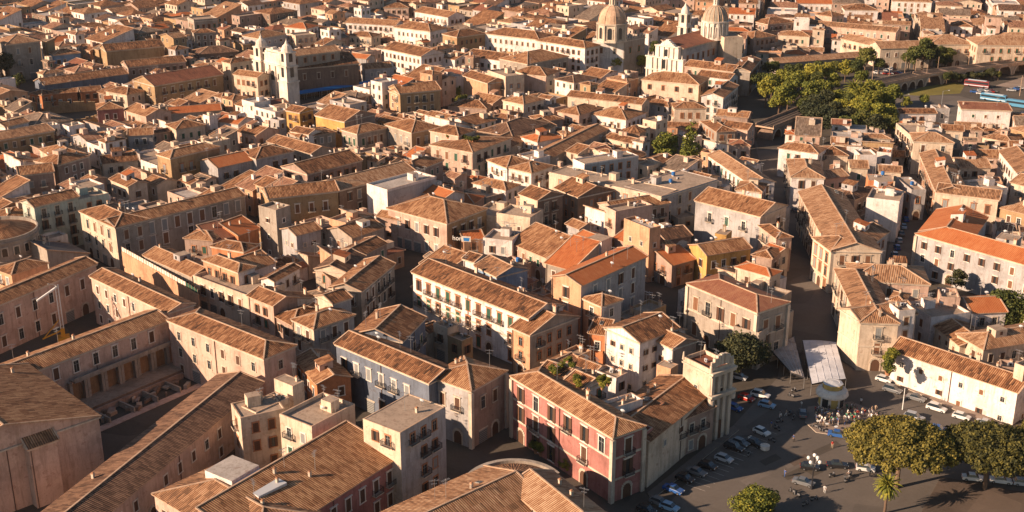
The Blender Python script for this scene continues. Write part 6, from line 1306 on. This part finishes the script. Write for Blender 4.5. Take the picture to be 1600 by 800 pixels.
for i, (x, y) in enumerate(sc_p):
    r = empty('scooter', P(x, y), rk.uniform(0, 3), 'small dark scooter parked %s' % ('near the crowd pavement' if y < 700 else 'in the shaded lower square'), 'scooter', 'scooters standing in the square')
    for o in SC: c = o.copy(); COL.objects.link(c); c.parent = r
# ---------------------------------------------------------------- people
def person_mesh(arms, stride, lean):
    me = bpy.data.meshes.new('body')
    v = [(0, 0, .95), (0, 0, 1.2), (lean, 0, 1.42), (lean, 0, 1.52), (lean+.02, 0, 1.62), (lean+.02, 0, 1.74), (0, .1, .88), (stride, .11, .48), (stride*.6, .11, .08), (stride*.6+.14, .12, .04), (0, -.1, .88), (-stride, -.11, .48), (-stride*1.6, -.11, .08), (-stride*1.6+.14, -.12, .04),
         (lean, .2, 1.4), (lean+arms[0]*.4, .27, 1.13), (lean+arms[0], .25, .9), (lean+arms[0]*1.2, .25, .8), (lean, -.2, 1.4), (lean+arms[1]*.4, -.27, 1.13), (lean+arms[1], -.22, .9+abs(arms[1])*.6), (lean+arms[1]*1.25, -.2, .85+abs(arms[1])*.9)]
    e = [(0, 1), (1, 2), (2, 3), (3, 4), (4, 5), (0, 6), (6, 7), (7, 8), (8, 9), (0, 10), (10, 11), (11, 12), (12, 13), (2, 14), (14, 15), (15, 16), (16, 17), (2, 18), (18, 19), (19, 20), (20, 21)]
    me.from_pydata(v, e, []); o = bpy.data.objects.new('body', me); COL.objects.link(o); o.modifiers.new('s', 'SKIN')
    rad = [(.16, .12), (.14, .11), (.17, .11), (.055, .055), (.085, .1), (.08, .09), (.095, .095), (.065, .065), (.045, .045), (.04, .03), (.095, .095), (.065, .065), (.045, .045), (.04, .03), (.07, .07), (.045, .045), (.035, .035), (.035, .02), (.07, .07), (.045, .045), (.035, .035), (.035, .02)]
    for i, q in enumerate(rad): me.skin_vertices[0].data[i].radius = (q[1], q[0])
    me.skin_vertices[0].data[0].use_root = True; m_ = o.modifiers.new('b', 'SUBSURF'); m_.levels = 1
    bpy.context.view_layer.update(); nm = bpy.data.meshes.new_from_object(o.evaluated_get(bpy.context.evaluated_depsgraph_get())); bpy.data.objects.remove(o); nm.materials.clear()
    for k in ('skin', 'tyre', 'tyre', 'skin'): nm.materials.append(M[k])
    for p in nm.polygons:
        c = p.center; p.material_index = 0 if c.z > 1.47 or (abs(c.y) > .15 and c.z < 1.12 and c.z > .7) else 1 if c.z > .93 else 2
        p.use_smooth = True
    return nm
PM = [person_mesh(*a) for a in (((.05, .1), .02, 0), ((.25, .3), .18, .03), ((.1, -.1), .12, 0), ((.32, .05), .0, .05))]
b = MB(); b.lathe((.01, 0, 1.66), [(.1, -.06), (.115, .02), (.09, .1), (.01, .14)], 'iron', 10); ho = b.build('hair'); HM = ho.data; bpy.data.objects.remove(ho)
CL = {}
for n_, c_ in (('white', (.68, .66, .62)), ('black', (.02, .02, .02)), ('blue', (.04, .09, .25)), ('red', (.40, .04, .03)), ('beige', (.42, .32, .22)), ('green', (.05, .2, .13)), ('grey', (.2, .2, .2))): CL[n_] = nmat('cloth_'+n_, c_, .9)
rp = random.Random(12)
def person(px, py, where, grp, z=0.0):
    r = empty('person', P(px, py, z), rp.uniform(0, 6.28)); sh = rp.choice(('white', 'white', 'white', 'black', 'blue', 'red', 'beige', 'green', 'grey')); tr = rp.choice(('black', 'blue', 'beige', 'grey', 'white'))
    tag(r, 'person in a %s top and %s trousers %s' % (sh, tr, where), 'person', grp); o = bpy.data.objects.new('body', PM[rp.randrange(4)]); COL.objects.link(o); o.parent = r
    for i, k in ((1, sh), (2, tr)): o.material_slots[i].link = 'OBJECT'; o.material_slots[i].material = CL[k]
    h_ = bpy.data.objects.new('hair', HM); COL.objects.link(h_); h_.parent = r; r.scale = (1.04,)*3
for i in range(112):
    t = rp.random(); x = 1272+t*100; y = 642+t*6+rp.uniform(-6, 17)+(5 if t < .5 else 0); person(x, y, 'in the crowd before the kiosk', 'crowd before the kiosk', .13)
for (x, y) in ((1218, 652), (1220, 655), (1228, 650), (1170, 692), (1172, 690), (1252, 637), (1240, 690), (1330, 640), (1345, 632), (1300, 700), (1288, 770), (1326, 745), (1205, 668), (1226, 745)): person(x, y, 'walking in the square away from the crowd', 'people walking in the square')
for i in range(44): person(928+rp.uniform(0, 72), 112+rp.uniform(0, 11), 'on the distant cathedral square', 'people on the cathedral square')
# tables under way of the crowd
for i in range(7):
    r = empty('cafe_table', P(1278+i*14, 662+(i % 3)*5-i*.5, .13), 0, 'small round white café table among the crowd', 'table', 'café tables among the crowd'); b = MB(); b.tube((0, 0, .7), (0, 0, .75), .42, .42, 'lampw', 12); part(b, 'top', r); b = MB(); b.tube((0, 0, 0), (0, 0, .7), .04, .04, 'iron', 6); b.tube((0, 0, 0), (0, 0, .03), .25, .25, 'iron', 10); part(b, 'leg', r)
# ruins
b = MB(); rr_ = random.Random(2)
for (x0, y0, x1, y1, h) in ((70, 178, 150, 172, 5.5), (78, 196, 150, 190, 2.5), (72, 180, 85, 200, 2.0), (120, 205, 158, 188, 3.5)):
    p, q = P(x0, y0), P(x1, y1); n = 14
    for i in range(n):
        a, c = p.lerp(q, i/n), p.lerp(q, (i+1)/n); hh = h*rr_.uniform(.55, 1.05); b.bar((a.x, a.y, hh/2), (c.x, c.y, hh/2), 1.2, hh, 'Wb')
o = b.build('ruined_wall'); tag(o, 'broken ochre stone walls of a ruin below the salmon-orange house', 'ruin')
# ---------------------------------------------------------------- the air over the town
hb = MB(); hb.prism([(-640, -30), (640, -30), (640, 1300), (-640, 1300)], -1.0, 150.0, 'ground'); hz = hb.build('haze'); tag(hz, 'thin warm haze lying over the town', 'haze', kind='stuff')
hm = bpy.data.materials.new('haze_air'); hm.use_nodes = True; ht = hm.node_tree; ht.nodes.remove(ht.nodes['Principled BSDF']); pv = ht.nodes.new('ShaderNodeVolumePrincipled')
pv.inputs['Color'].default_value = (.95, .93, .92, 1); pv.inputs['Density'].default_value = 0.00003; pv.inputs['Anisotropy'].default_value = .3; ht.links.new(pv.outputs[0], ht.nodes['Material Output'].inputs['Volume'])
hz.data.materials.clear(); hz.data.materials.append(hm)
